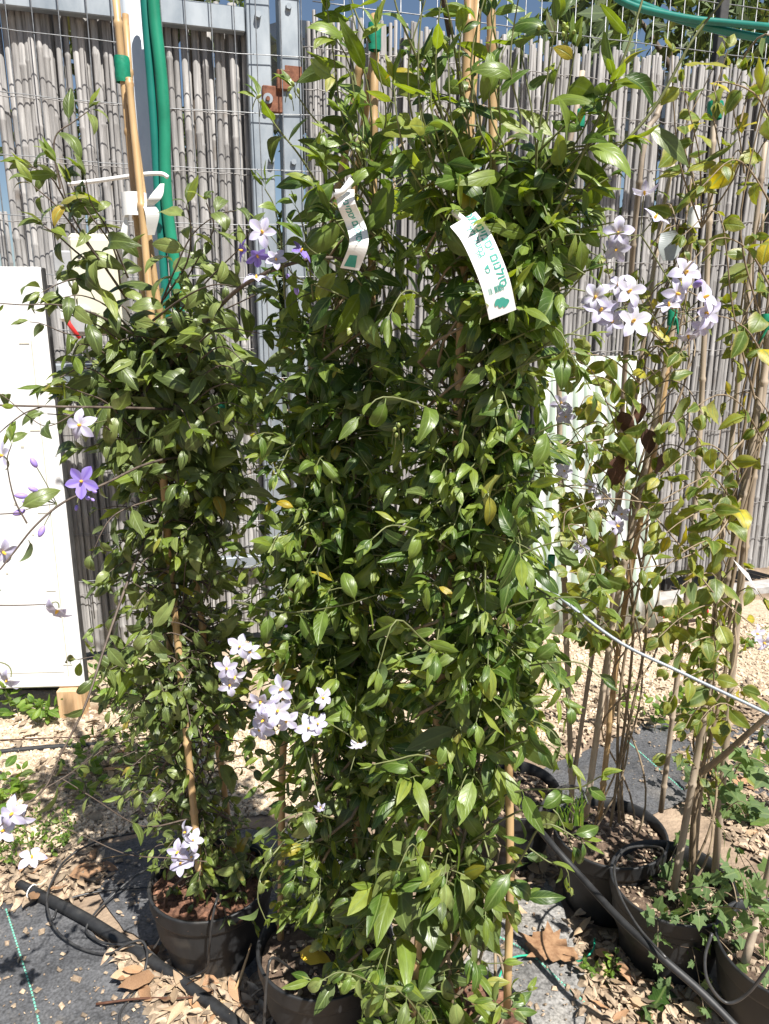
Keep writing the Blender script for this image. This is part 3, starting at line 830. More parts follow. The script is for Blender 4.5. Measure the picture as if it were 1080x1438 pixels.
for j in range(nv):
    for i in range(nu):
        a = j * (nu + 1) + i
        f.append((a, a + 1, a + nu + 2, a + nu + 1)); f.append((n0 + a, n0 + a + nu + 1, n0 + a + nu + 2, n0 + a + 1))
for i in range(nu):
    a = nv * (nu + 1) + i; f.append((a, a + 1, n0 + a + 1, n0 + a)); f.append((i + 1, i, n0 + i, n0 + i + 1))
for j in range(nv):
    a = j * (nu + 1); b_ = a + nu; f.append((a, a + nu + 1, n0 + a + nu + 1, n0 + a)); f.append((b_ + nu + 1, b_, n0 + b_, n0 + b_ + nu + 1))
single('striped_sheet', mesh('striped_sheet', v, f, M['stripe'], True, uv), 'white sheet with pale green stripes leaning on the reed fence', 'sheet')

# ================================================================== LEFT HAND FITTINGS
# round pole
pole = thing('steel_pole', 'round blue grey steel pole standing beside the green hoses', 'pole', (-0.70, 2.39, 0))
part('tube', MB().tube([(-0.70, 2.39, -0.02), (-0.702, 2.39, 1.2), (-0.715, 2.39, 2.9)], 0.034, 20).mesh('tube', M['polepaint'], True), pole)
part('footing', MB().lathe([(0.10, 0), (0.098, 0.03), (0.07, 0.055), (0.03, 0.062)], (-0.70, 2.39, 0.0), 20, 0.06).mesh('footing', M['concrete'], True), pole)
def pxpath(pts, Y):
    return [at(x, y, Y if not isinstance(Y, (list, tuple)) else Y[i]) for i, (x, y) in enumerate(pts)]
P = spline(pxpath([(201, -40), (205, 20), (212, 110), (217, 180), (221, 250), (226, 320), (229, 360), (234, 440), (243, 560)], 2.28), 5)
single('garden_hose', MB().tube(P, 0.013, 10).mesh('garden_hose', M['teal'], True), 'thin teal hose hanging against the round steel pole', 'hose')
P = spline(pxpath([(214, -40), (217, 20), (226, 100), (231, 170), (232, 240), (236, 300), (244, 360), (250, 420), (262, 560)], 2.27), 5)
single('garden_hose', MB().tube(P, 0.0165, 10).mesh('garden_hose', M['hose'], True), 'thicker bright green hose hanging beside the teal hose', 'hose')
b = MB()
b.tube(spline(pxpath([(96, 259), (150, 252), (200, 245), (226, 244), (236, 249)], 2.20), 6), 0.0058, 8)
single('white_rod', b.mesh('white_rod', M['paper'], True), 'thin white plastic rod tied across the pole', 'rod')
# beige meter box
c = at(141, 398, 2.62)
mb = thing('meter_box', 'beige plastic meter box on the fence above the white panel', 'box', (c.x, c.y, c.z - .17))
part('case', MB().box(c, (0.165, 0.09, 0.31), 0.12, 0.012).mesh('case', M['beige']), mb)
part('lid', MB().box((c.x, c.y - 0.0515, c.z), (0.135, 0.012, 0.275), 0.12, 0.005).mesh('lid', M['beige']), mb)
c2 = at(93, 368, 2.58)
br2 = thing('bracket', 'small grey bracket with screw fixed beside the meter box', 'bracket', tuple(c2))
part('plate', MB().box(c2, (0.075, 0.04, 0.07), 0.12, 0.006).mesh('plate', M['greybox']), br2)
part('screw', disc(at(111, 361, 2.55), 0.007, 0.006, M['gasket'], 'screw', 8), br2)
c3 = at(93, 415, 2.58)
single('white_conduit', MB().box((c3.x, c3.y, c3.z), (0.055, 0.04, 0.17), 0.1, 0.01).mesh('white_conduit', M['white']), 'short white conduit below the bracket', 'conduit')
c4 = at(113, 450, 2.56)
single('grey_junction', MB().box((c4.x, c4.y, c4.z), (0.075, 0.05, 0.10), 0.1, 0.014).mesh('grey_junction', M['greybox']), 'grey junction block between the red strap and the blue tool', 'junction block')
single('red_strap', MB().tube(pxpath([(91, 437), (97, 455), (112, 475)], 2.5), [0.004, 0.008, 0.007], 8).mesh('red_strap', M['red'], True), 'red plastic strip dangling beside the white panel', 'strip')
single('blue_tool', MB().tube(pxpath([(127, 446), (132, 460), (137, 480)], 2.5), [0.010, 0.011, 0.009], 8).mesh('blue_handle', M['blue'], True), 'blue plastic tool hanging below the meter box', 'tool')
c5 = at(140, 519, 2.9)
single('metal_shelf', MB().box((c5.x, c5.y, c5.z), (0.55, 0.10, 0.045), 0.1, 0.004).mesh('metal_shelf', M['galv']), 'grey steel ledge behind the leaves of the vine in front of the gate', 'ledge')
# white panel on its wooden stand
PY = 2.70
xr = -1.20; xl = -2.25
z0, z1 = 0.125, 1.725
wp = thing('enamel_sheet', 'large white enamelled panel standing on a wooden foot at the left edge', 'sheet', ((xl + xr) / 2, PY, 0))
ra = 0.06
def wpt(u, z, off=0.0):
    return (xr - u * math.cos(ra) + off * math.sin(ra), PY - u * math.sin(ra) - off, z)
w = xr - xl
part('board', MB().box((xr - w / 2 * math.cos(ra), PY + .02 - w / 2 * math.sin(ra), (z0 + z1) / 2), (w, 0.04, z1 - z0), ra, 0.008).mesh('board', M['white']), wp)
part('edge_seal', MB().box((xr + 0.0045, PY + 0.022, (z0 + z1) / 2), (0.006, 0.03, z1 - z0 - .004), ra, 0.002).mesh('edge_seal', M['gasket']), wp)
part('trim_line', MB().box(wpt(0.055, (z0 + z1) / 2 - .1, 0.0005), (0.003, 0.002, z1 - z0 - .3), ra).mesh('trim_line', M['mark']), wp)
part('trim_line', MB().box(wpt(0.5, z0 + 0.07, 0.0005), (0.86, 0.002, 0.003), ra).mesh('trim_line', M['mark']), wp)
for k in range(5):
    part('scuff', MB().box(wpt(0.07 + R(-.02, .02), z0 + 0.1 + k * 0.31, 0.001), (0.035, 0.002, 0.004), ra).mesh('scuff', M['mark']), wp)
for k in range(7):
    part('scuff', MB().box(wpt(R(.12, .5), R(z0 + .1, z1 - .2), 0.001), (R(.004, .012), 0.002, R(.004, .01)), ra).mesh('scuff', M['mark']), wp)
part('wooden_foot', MB().box((xr - 0.055, PY + 0.015, 0.0615), (0.095, 0.09, 0.123), ra, 0.003).mesh('wooden_foot', M['wood']), wp)
part('wooden_foot', MB().box((xr - 0.9, PY - 0.04, 0.0615), (0.095, 0.09, 0.123), ra, 0.003).mesh('wooden_foot', M['wood']), wp)
single('void_shade_block', MB().box((xr - 0.62, PY + 0.30, 0.06), (0.9, 0.2, 0.11), 0, 0.01).mesh('void_shade_block', M['gasket']), 'dark block added as the shade in the gap under the white panel', 'shade block')  # added dark box: stands in for the shaded void under the panel

# ================================================================== LEAVES, SHOOTS, FLOWERS
def leaf_geo(W, bend, fold, curl, wave, twist, peak=0.8, rows=7, pet=0.16, seed=0):
    rd = random.Random(seed)
    cols = [-1, -0.55, 0, 0.55, 1]
    V, UV, Q = [], [], []
    y = z = 0.0
    ph = rd.uniform(0, 6)
    for i in range(rows + 1):
        t = i / rows
        if i:
            a = -bend * (t - 0.5 / rows)
            y += math.cos(a) / rows; z += math.sin(a) / rows
        w = W * (math.sin(math.pi * min(1, t) ** peak) ** 0.85) * (1 - 0.12 * t) if 0 < t < 1 else (0.012 if t == 0 else 0.002)
        tw = twist * t
        for u in cols:
            xx = u * w
            zz = abs(u) * w * fold - (u * u) * w * curl + wave * w * abs(u) * math.sin(t * 9 + ph + (1.3 if u > 0 else 0))
            V.append((xx * math.cos(tw) - zz * math.sin(tw), y + 0.0, z + zz * math.cos(tw) + xx * math.sin(tw)))
            UV.append((0.5 + 0.5 * u, t))
    for i in range(rows):
        for k in range(4):
            a = i * 5 + k
            Q.append((a, a + 1, a + 6, a + 5))
    n = len(V)
    V += [(-.011, -pet, -pet * .25), (.011, -pet, -pet * .25), (.011, 0.01, -.001), (-.011, 0.01, -.001)]
    UV += [(.5, 0)] * 4
    Q.append((n, n + 1, n + 2, n + 3))
    V = np.array(V); V[:, 1] += pet; V[:, 2] += pet * .25
    return V, np.array(Q), np.array(UV, float)
LEAF = {}
rd = random.Random(5)
def variants(key, n, W, mat, bend=(.2, 1.1), fold=(.15, .55), peak=.8):
    out = []
    for i in range(n):
        V, Q, UV = leaf_geo(rd.uniform(*W), rd.uniform(*bend), rd.uniform(*fold), rd.uniform(0, .9), rd.uniform(.03, .22), rd.uniform(-.5, .5), peak, seed=i)
        out.append((V, Q, UV, quadmesh('leaf', V, Q, M[mat], UV)))
    LEAF[key] = out
variants('vine', 16, (.17, .25), 'leaf', (.2, 1.9), (.1, .9))
variants('young', 8, (.14, .20), 'leafN', (-.3, 1.0), (.3, 1.0))
variants('vineL', 16, (.18, .26), 'leafL', (.3, 2.2), (.1, .9))
variants('round', 8, (.27, .36), 'leafY', (.2, 1.2), (.1, .5), .72)
variants('weed', 6, (.20, .30), 'weed', (.2, 1.0), (.1, .4), .9)
# ivy: five lobes
def ivy_geo(seed):
    rd = random.Random(seed)
    out = [(0, 0.0), (-.22, -.10), (-.46, .02), (-.36, .24), (-.52, .52), (-.24, .56), (0, 1.0)]
    half = [(x * rd.uniform(.9, 1.1), y) for x, y in out]
    pts = half + [(-x * rd.uniform(.9, 1.1), y) for x, y in half[-2:0:-1]]
    V = [(0, .32, 0.02)]; UV = [(.5, .32)]
    for x, y in pts:
        V.append((x, y, -.10 * (x * x + (y - .3) ** 2) + rd.uniform(-.03, .03))); UV.append((.5 + x * .9, y))
    n = len(pts)
    Q = [(0, 1 + i, 1 + (i + 1) % n, 1 + (i + 2) % n) for i in range(0, n, 2)]
    k = len(V)
    V += [(-.012, -.4, -.12), (.012, -.4, -.12), (.012, .02, 0), (-.012, .02, 0)]; UV += [(.5, 0)] * 4
    Q.append((k, k + 1, k + 2, k + 3))
    V = np.array(V); V[:, 1] += .4; V[:, 2] += .12
    return V, np.array(Q), np.array(UV, float)
LEAF['ivy'] = []
for i in range(5):
    V, Q, UV = ivy_geo(i)
    LEAF['ivy'].append((V, Q, UV, quadmesh('leaf', V, Q, M['ivy'], UV)))

CLEAR = []                                   # (px, py, radius px, world Y): nothing but the thing itself may hang right in front
def leaf_frame(pos, d, nrm, size):
    d = d.normalized()
    nrm = nrm - d * nrm.dot(d)
    if nrm.length < 1e-4: nrm = d.orthogonal()
    nrm.normalize()
    x = d.cross(nrm)
    return Matrix(((x.x * size, d.x * size, nrm.x * size, pos.x), (x.y * size, d.y * size, nrm.y * size, pos.y), (x.z * size, d.z * size, nrm.z * size, pos.z), (0, 0, 0, 1)))
FACE = Vector((0.10, -0.42, 0.85)).normalized()
class Plant:
    def __init__(s, name, label, base, leafkey, stemmat, cat='plant', group=None):
        s.t = thing(name, label, cat, tuple(base), group)
        s.key = leafkey; s.ph = R(0, 6); s.leaves = []; s.stems = MB(); s.sm = stemmat; s.flowers = MB()
    def leaf(s, pos, d, nrm, size, key=None):
        px, py, dep = proj(pos + d.normalized() * size * .5)
        for (cx, cy, cr, cY) in CLEAR:
            if pos.y < cY + 0.015 and (px - cx) ** 2 + (py - cy) ** 2 < (cr + size * .28 * F / dep) ** 2:
                return
        key = key or s.key
        s.leaves.append((key, random.randrange(len(LEAF[key])), leaf_frame(pos, d, nrm, size), px, py, dep, size))
    def shoot(s, pts, r0=0.0022, r1=0.0009, spacing=0.028, start=0.15, size=(.05, .075), droop=0.5, key=None, tipleaf=True, splay=0.9, nleaf=None, up=0.0):
        P = [Vector(p) for p in pts]
        L = [0.0]
        for a, b in zip(P, P[1:]): L.append(L[-1] + (b - a).length)
        T = L[-1]
        n = len(P)
        s.stems.tube(P, [r0 + (r1 - r0) * l / max(T, 1e-6) for l in L], 4, False)
        def ev(d):
            for i in range(n - 1):
                if L[i + 1] >= d or i == n - 2:
                    k = (d - L[i]) / max(L[i + 1] - L[i], 1e-9)
                    return P[i].lerp(P[i + 1], k), (P[i + 1] - P[i]).normalized()
        d = T * start
        ph = R(0, 6.28)
        while d < T:
            p, t = ev(d)
            ph += 2.4 + R(-.5, .5)
            o = t.orthogonal().normalized()
            side = o * math.cos(ph) + t.cross(o) * math.sin(ph)
            frac = d / T
            ld = t * R(.25, .7) + side * splay + Vector((0, 0, -droop * R(.4, 1.5) + up))
            nn = FACE * .8 + Vector((R(-1.1, 1.1), R(-1.0, 1.0), R(-.7, .7)))
            sz = R(*size) * (1.0 - 0.42 * frac ** 2)
            s.leaf(p, ld, nn, sz * random.choice((.7, 1, 1, 1.2)), key or s.pick(frac, p))
            d += spacing * R(.7, 1.35)
        if tipleaf:
            p, t = ev(T)
            for k in range(3):
                s.leaf(p, t + Vector((R(-.5, .5), R(-.5, .5), R(-.2, .4))), FACE + Vector((R(-.5, .5), R(-.5, .5), 0)), R(*size) * R(.4, .62), key or s.pick(1.0, p))
    def pick(s, frac, p):
        if s.key == 'vine':
            if random.random() < (.55 if frac > .85 else (.30 if p.z > 1.5 else .10)): return 'young'
            if random.random() < (.45 if p.z < .7 else .06): return 'vineL'
        elif s.key == 'vineL' and random.random() < (.35 if frac > .85 else .08): return 'young'
        return s.key
    def bush(s, axis, env, shoots, ry=0.15, size=(.052, .078), spacing=.026, droop=.55, front=.68, yoff=0.0):
        """short shoots leaving the canes; env rows are (py, x left, x right) of the outline in the photograph at the plant's distance"""
        rows = []
        for (py, xa, xb) in env:
            z = at((xa + xb) / 2, py, axis(py)[1]).z
            Ya = axis(py)[1]
            rows.append((z, at(xa, py, Ya).x, at(xb, py, Ya).x, Ya))
        rows.sort()
        ws = [(rows[i + 1][0] - rows[i][0]) * (rows[i][2] - rows[i][1] + rows[i + 1][2] - rows[i + 1][1]) for i in range(len(rows) - 1)]
        for _ in range(shoots):
            i = random.choices(range(len(ws)), ws)[0]
            k = R(0, 1)
            a, b = rows[i], rows[i + 1]
            z = a[0] + (b[0] - a[0]) * k
            x0 = a[1] + (b[1] - a[1]) * k; x1 = a[2] + (b[2] - a[2]) * k; Y = a[3] + (b[3] - a[3]) * k + yoff
            th = R(math.pi, 2 * math.pi) if random.random() < front else R(0, math.pi)
            q = R(.3, 1) ** .5
            lump = math.sin(z * 9.1 + s.ph) * math.cos(th * 2 + z * 5 + s.ph)
            if lump < -.35 and random.random() < .55: continue
            q *= 1 + .16 * lump
            if random.random() < .10: q *= R(1.12, 1.4)
            tgt = Vector(((x0 + x1) / 2 + (x1 - x0) / 2 * .92 * q * math.cos(th), Y + ry * q * math.sin(th), z))
            st = Vector(((x0 + x1) / 2 + (x1 - x0) * .22 * R(-1, 1), Y + R(-.03, .03), z - R(.02, .16)))
            mid = st.lerp(tgt, .55) + Vector((0, 0, R(.02, .09)))
            tgt.z -= R(0, .05)
            k_ = R(.72, 1.22)
            s.shoot(bez(st, mid, tgt, 6), spacing=spacing * R(.8, 1.3), size=(size[0] * k_, size[1] * k_), droop=droop * random.choice((-.2, .5, 1, 1, 1.5)), start=.2)
    def finish(s, maxparts=300):
        if s.stems.v:
            part('stem', s.stems.mesh('stem', s.sm, True), s.t, kind='stuff')
        if not s.leaves: return
        # leaves that show: nearest in a coarse depth grid
        grid = {}
        for i, lf in enumerate(s.leaves):
            if -30 < lf[3] < 1110 and -30 < lf[4] < 1470:
                c = (int(lf[3] // 9), int(lf[4] // 9))
                if c not in grid or s.leaves[grid[c]][5] > lf[5]: grid[c] = i
        cand = sorted(grid.values(), key=lambda i: s.leaves[i][5] - 3.0 * s.leaves[i][6])
        own = set(cand[:maxparts])
        acc = {}
        for i, (key, vi, mtx, px, py, dep, size) in enumerate(s.leaves):
            if i in own:
                part('leaf', LEAF[key][vi][3], s.t, mtx=mtx)
            else:
                acc.setdefault(key, []).append((vi, mtx))
        for key, lst in acc.items():
            Vs, Qs, Us, off = [], [], [], 0
            for vi, mtx in lst:
                V, Q, UV, me = LEAF[key][vi]
                A = np.array(mtx)
                Vs.append(V @ A[:3, :3].T + A[:3, 3]); Qs.append(Q + off); Us.append(UV); off += len(V)
            part('foliage', quadmesh('foliage', np.concatenate(Vs), np.concatenate(Qs), LEAF[key][0][3].materials[0], np.concatenate(Us)), s.t, kind='stuff')

# flowers
def flower_mesh(name, mat, cup, reflex, seed):
    rd = random.Random(seed)
    rings = [0.0, .16, .34, .52, .68, .82, .93, 1.0]
    per = 8
    n = 5 * per
    V, UV, Q = [], [], []
    lob = [(rd.uniform(.88, 1.08), rd.uniform(-.12, .12), rd.uniform(-.3, .3)) for _ in range(5)]
    for r in rings:
        for k in range(n):
            p, j = divmod(k, per)
            a = (j - per / 2) / (per / 2)             # -1..1 across a petal
            aa = abs(a)
            out = 0.46 + 0.54 * (1 - aa) ** .72
            L, tw, dz = lob[p]
            if aa > .99: L, tw, dz = 1.0, 0, 0
            th = 2 * math.pi * (k / n) + tw * r
            rr = r * out * L
            z = cup * rr - reflex * rr * rr * rr + 0.12 * r * (aa - .5) * (1 if rr > .1 else 0) + dz * rr * rr
            V.append((rr * math.cos(th), rr * math.sin(th), z)); UV.append((r, aa))
    for i in range(len(rings) - 1):
        for k in range(n):
            a, b = i * n + k, i * n + (k + 1) % n
            Q.append((a, b, b + n, a + n))
    V = np.array(V)
    return quadmesh(name, V, np.array(Q), mat, np.array(UV))
FLW = [flower_mesh('flower', M['petal'], R(.0, .7), R(.1, .7), i) for i in range(12)]
FLP = [flower_mesh('flower', M['petalpurple'], R(.1, .35), R(.1, .4), 20 + i) for i in range(3)]
sv = MB(); sv.lathe([(.075, .0), (.095, .10), (.085, .24), (.04, .34), (.004, .36)], (0, 0, 0.02), 8)
STAM = sv.mesh('stamen', M['stamen'], True)
bb = MB(); bb.lathe([(.01, 0), (.16, .12), (.24, .35), (.25, .6), (.17, .85), (.05, .98), (.003, 1.0)], (0, 0, 0), 8)
BUD = bb.mesh('bud', M['bud'], True)
BUDG = mesh('bud', bb.v, bb.f, M['budgreen'], True)
def rot_to(n, spin):
    q = Vector(n).normalized().to_track_quat('Z', 'Y').to_matrix().to_4x4()
    return q @ Matrix.Rotation(spin, 4, 'Z')
def flower(pl, px, py, Y, dia, node, nrm=None, purple=False):
    p = at(px, py, Y)
    if nrm is None:
        nrm = Vector((R(-.6, .6), -1, R(-.3, .7)))
    size = dia / 2
    me = random.choice(FLP if purple else FLW)
    mtx = Matrix.Translation(p) @ rot_to(nrm, R(0, 6.28)) @ Matrix.Scale(size, 4)
    o = part('flower', me, pl.t, mtx=mtx)
    s = bpy.data.objects.new('stamen', STAM); COL.objects.link(s); s.parent = o
    back = p - Vector(nrm).normalized() * size * .08
    if node is not None:
        pl.flowers.tube(bez(node, Vector(node).lerp(back, .6) - Vector(nrm).normalized() * .015, back, 5), 0.0011, 4, False)
    return o
def bud(pl, px, py, Y, L, node, green=False, d=None):
    p = at(px, py, Y)
    d = Vector(d) if d else (p - Vector(node)) + Vector((0, 0, -.01))
    mtx = Matrix.Translation(p) @ rot_to(d, 0) @ Matrix.Scale(L, 4)
    part('bud', BUDG if green else BUD, pl.t, mtx=mtx)
    pl.flowers.tube(bez(node, Vector(node).lerp(p, .6) + Vector((0, 0, .004)), p, 4), 0.0008, 4, False)
def done_flowers(pl):
    if pl.flowers.v:
        part('flower_stalk', pl.flowers.mesh('flower_stalk', M['stem'], True), pl.t, kind='stuff')

# ------------------------------------------------------------------ pots
def pot_parts(t, c, r=0.147, h=0.215, mulch=False, soilz=-0.035, seed=0, wob=0.012, soil=True):
    prof = [(r * .70, 0.004), (r * .74, 0.0), (r * .755, 0.012), (r * .93, h - .052), (r * .935, h - .048)]
    rim = [(r * .935, h - .0478), (r * .985, h - .044), (r * 1.0, h - .036), (r * 1.0, h - .010), (r * 1.015, h - .004), (r * 1.005, h), (r * .965, h - .002), (r * .955, h - .03), (r * .93, h - .09), (r * .90, h - .12)]
    o = part('pot', MB().lathe(prof, c, 44, wob).mesh('pot', M['pot'], True), t)
    b = MB().lathe(rim, c, 44, wob)
    rm = bpy.data.objects.new('rim', b.mesh('rim', M['pot'], True)); COL.objects.link(rm); rm.parent = o
    if not soil: return
    rd = random.Random(seed)
    v = [(c[0], c[1], c[2] + h + soilz + .012)]; f = []
    rings, sd = 8, 30
    for i in range(1, rings + 1):
        for k in range(sd):
            a = 2 * math.pi * k / sd
            rr = r * .945 * i / rings
            v.append((c[0] + rr * math.cos(a), c[1] + rr * math.sin(a), c[2] + h + soilz + .014 * (1 - i / rings) + rd.uniform(-.005, .006)))
    for k in range(sd): f.append((0, 1 + k, 1 + (k + 1) % sd))
    for i in range(rings - 1):
        for k in range(sd):
            a, b_ = 1 + i * sd + k, 1 + i * sd + (k + 1) % sd
            f.append((a, a + sd, b_ + sd, b_))
    part('soil', mesh('soil', v, f, M['soil'], True), t)
    n = 620 if mulch else 260
    a = RNG.random(n) * 6.28; rr = r * .88 * np.sqrt(RNG.random(n))
    pos = np.stack([c[0] + rr * np.cos(a), c[1] + rr * np.sin(a), np.full(n, c[2] + h + soilz + .010)], 1)
    sz = (0.007 + 0.030 * RNG.random(n) ** 2) if mulch else (0.004 + 0.008 * RNG.random(n))
    part('mulch' if mulch else 'soil_crumbs', scatter_mesh('mulch', pos, sz, M['bark'] if mulch else M['deadst'], .22), t, kind='stuff')
def cane(t, pts, r=0.0075, mat='cane', seed=0, label=None):
    """bamboo cane with swollen nodes along a nearly straight line"""
    rd = random.Random(seed + len(t.children))
    P = spline(pts, 4) if len(pts) > 2 else [Vector(pts[0]), Vector(pts[1])]
    L = sum((b - a).length for a, b in zip(P, P[1:]))
    Q, rr = [], []
    d = 0; nxt = rd.uniform(.05, .2)
    Q.append(P[0]); rr.append(r)
    for a, b in zip(P, P[1:]):
        l = (b - a).length
        while d + l > nxt:
            for o, k in ((-.006, 1), (-.001, 1.28), (.004, 1.22), (.009, .98)):
                u = min(max((nxt - d + o) / l, 0), 1)
                Q.append(a.lerp(b, u)); rr.append(r * k)
            nxt += rd.uniform(.13, .24)
        d += l
        Q.append(b); rr.append(r)
    # drop repeats
    q2, r2 = [Q[0]], [rr[0]]
    for p, k in zip(Q[1:], rr[1:]):
        if (p - q2[-1]).length > 5e-4: q2.append(p); r2.append(k)
    tap = len(r2)
    r2 = [k * (1 - .18 * i / tap) for i, k in enumerate(r2)]
    return part('cane', MB().tube(q2, r2, 10).mesh('cane', M[mat], True), t, label)
def twine_round(pl, axis_pts, r, turns, rad, phase=0.0, mat=None):
    P = spline(axis_pts, 14)
    n = len(P)
    out = []
    for i, p in enumerate(P):
        a = phase + turns * 2 * math.pi * i / n
        out.append(p + Vector((math.cos(a) * r, math.sin(a) * r, 0)))
    part('vine_stem', MB().tube(out, [rad * (1 - .5 * i / n) for i in range(n)], 6).mesh('vine_stem', M[mat or 'vinestem'], True), pl.t)

def rimc(px, py, h=0.215):
    p = gnd(px, py, h)
    return Vector((p.x, p.y, 0))
PL, PM, PC = rimc(297, 1230), rimc(457, 1322), rimc(640, 1440)
PD, PE, PF, PG = rimc(857, 1165), rimc(945, 1235), rimc(1108, 1330), rimc(715, 1105)

# keep-clear places for tags and flowers -------------------------------------------------
TAGY = 0.955
for a in ((668, 318), (676, 345), (688, 380), (700, 410), (706, 435)): CLEAR.append((*a, 22, TAGY))
for a in ((490, 280), (496, 310), (500, 340)): CLEAR.append((*a, 12, 1.08))
CLEAR.append((976, 305, 16, 1.6)); CLEAR.append((1050, 815, 18, 1.3))
FL_L = [(113, 597, 46, 0, (-.1, -1, .15)), (115, 676, 48, 1, (.15, -1, .2)), (4, 640, 40, 0, None), (4, 775, 44, 0, (.8, -.6, -.3)), (82, 855, 46, 0, (-.2, -.75, -.6)), (14, 952, 44, 0, (-.5, -.7, -.4)),
        (18, 1142, 46, 0, None), (6, 1166, 44, 0, None), (32, 1148, 36, 0, None), (45, 1205, 40, 0, (.2, -.3, .9))]
FL_LC = [(337, 908, 38, 0, None), (352, 916, 32, 0, None), (318, 938, 38, 0, None), (322, 962, 36, 0, None), (330, 950, 34, 0, None)]
FL_M = [(366, 984, 40, 0, None), (397, 968, 44, 0, None), (390, 998, 48, 0, (.1, -1, .4)), (371, 1010, 38, 0, None), (366, 1024, 40, 0, (-.3, -1, .2)), (402, 1012, 38, 0, None), (433, 1022, 42, 0, None), (446, 1016, 34, 0, None), (452, 980, 34, 0, (.7, -.6, .3)), (503, 1043, 34, 0, (.1, -.25, -1)), (450, 1133, 18, 0, None)]
FL_M2 = [(369, 327, 46, 0, (-.1, -1, .3)), (342, 352, 36, 1, (-.95, -.4, .1)), (361, 358, 36, 1, (.3, -.6, -.6)), (360, 393, 40, 0, (.1, -.35, 1)), (422, 354, 36, 1, (.5, -.4, .7)), (388, 365, 34, 0, None)]
FL_POT = [(263, 1168, 34, 0, (-.8, -.6, .2)), (250, 1196, 36, 0, (-.2, -1, .3)), (271, 1180, 34, 0, (.3, -.8, .7)), (254, 1212, 38, 0, (0, -.9, .5)), (270, 1203, 28, 0, None)]
FL_D = [(868, 328, 46, 0, (-.3, -1, .1)), (866, 350, 42, 0, (-.5, -.9, -.3)), (918, 308, 44, 0, (.5, -.5, .9)), (905, 268, 38, 0, (0, -.4, -1)), (836, 418, 46, 0, (-.3, -1, .2)), (843, 436, 50, 0, (0, -1, .3)), (882, 410, 50, 0, (.2, -1, .3)), (888, 452, 54, 0, (.1, -1, .35)), (860, 452, 44, 0, None), (868, 400, 40, 0, None),
        (962, 384, 50, 0, (.1, -1, .4)), (950, 412, 46, 0, None), (988, 418, 50, 0, (.6, -.8, .4)), (990, 440, 50, 0, (.5, -1, .1)), (985, 458, 44, 0, (.3, -.9, -.4)), (940, 430, 40, 0, (-.4, -.5, .8)), (966, 470, 36, 0, (0, -.6, -.8))]
FL_B = [(788, 566, 30, 0, None), (795, 585, 32, 0, None), (792, 661, 30, 0, (0, -1, .1)), (828, 684, 26, 0, None), (848, 700, 30, 0, None), (866, 738, 32, 0, None), (872, 722, 30, 0, None), (815, 766, 26, 0, None), (1072, 902, 30, 0, None), (1062, 890, 28, 0, None)]
for (x, y0_, y1_, Y_) in ((661, 60, 200, 1.2), (688, 0, 60, 1.2), (527, 60, 160, 1.35), (250, 780, 1000, 1.5), (646, 430, 690, 1.16), (714, 1010, 1180, 1.1), (712, 1330, 1430, 1.12), (506, 1080, 1215, 1.22), (604, 1120, 1190, 1.12), (234, 680, 760, 1.5), (272, 1130, 1270, 1.5)):
    for yy in range(y0_, y1_, 16): CLEAR.append((x, yy, -4, Y_))
def clear_for(lst, Y):
    for (x, y, d, p, nn) in lst: CLEAR.append((x, y, d * .42, Y))
YL, YLC, YM, YM2, YP, YD, YB = 1.16, 1.18, 1.04, 1.12, 1.37, 1.38, 1.60
clear_for(FL_L, YL); clear_for(FL_LC, YLC); clear_for(FL_M, YM); clear_for(FL_M2, YM2); clear_for(FL_POT, YP); clear_for(FL_D, YD); clear_for(FL_B, YB)

def lerp_axis(pts):
    """pts: (py, px, Y) rows"""
    pts = sorted(pts)
    def fn(py):
        if py <= pts[0][0]: return pts[0][1:]
        for a, b in zip(pts, pts[1:]):
            if py <= b[0]:
                k = (py - a[0]) / (b[0] - a[0])
                return (a[1] + (b[1] - a[1]) * k, a[2] + (b[2] - a[2]) * k)
        return pts[-1][1:]
    return fn
def put_flowers(pl, lst, Y, node):
    for (x, y, d, p, nn) in lst:
        Yf = Y + R(-.012, .012)
        dep = at(x, y, Yf) - CAM
        dist = dep.y * CP - dep.z * SP
        flower(pl, x, y, Yf, d * dist / F, node, Vector(nn) if nn else None, bool(p))

# ---------------- left plant
vl = Plant('potted_vine', 'olive green potato vine in the left pot with bark mulch and white collar', PL, 'vineL', M['darkstem'], group='potato vines in pots')
pot_parts(vl.t, PL, mulch=True, seed=1)
cane(vl.t, [at(284, 1262, PL.y - .07), at(236, 760, PL.y - .03), at(160, -30, PL.y + .03)], .0085, seed=1)
cane(vl.t, [at(262, 1240, PL.y + .05), at(228, 760, PL.y + .04), at(176, 20, PL.y + .05)], .0075, seed=2)
cane(vl.t, [at(330, 1225, PL.y + .03), at(283, 870, PL.y + .0), at(180, 120, PL.y + .015)], .0075, seed=3)
cane(vl.t, [at(236, 760, PL.y - .06), at(211, 425, PL.y - .045), at(181, 110, PL.y + .0)], .0078, seed=4)
ax = lerp_axis([(0, 165, PL.y), (400, 205, PL.y), (760, 232, PL.y), (1240, 285, PL.y)])
for k in range(5):
    twine_round(vl, [at(285 - k * 8, 1240, PL.y + R(-.05, .05)), at(255 + R(-15, 15), 1000, PL.y), at(235, 760, PL.y), at(212, 470, PL.y)], .022 + .008 * k, 2 + k * .7, .0032, k * 1.3, 'darkstem')
vl.bush(ax, [(425, 150, 290), (470, 100, 370), (540, 75, 390), (600, 100, 395), (660, 135, 385)], 140, .16, (.06, .112), .031, .15, .72)
vl.bush(ax, [(640, 130, 385), (760, 140, 380), (880, 130, 380), (960, 135, 380)], 150, .16, (.04, .08), .026, .4, .65)
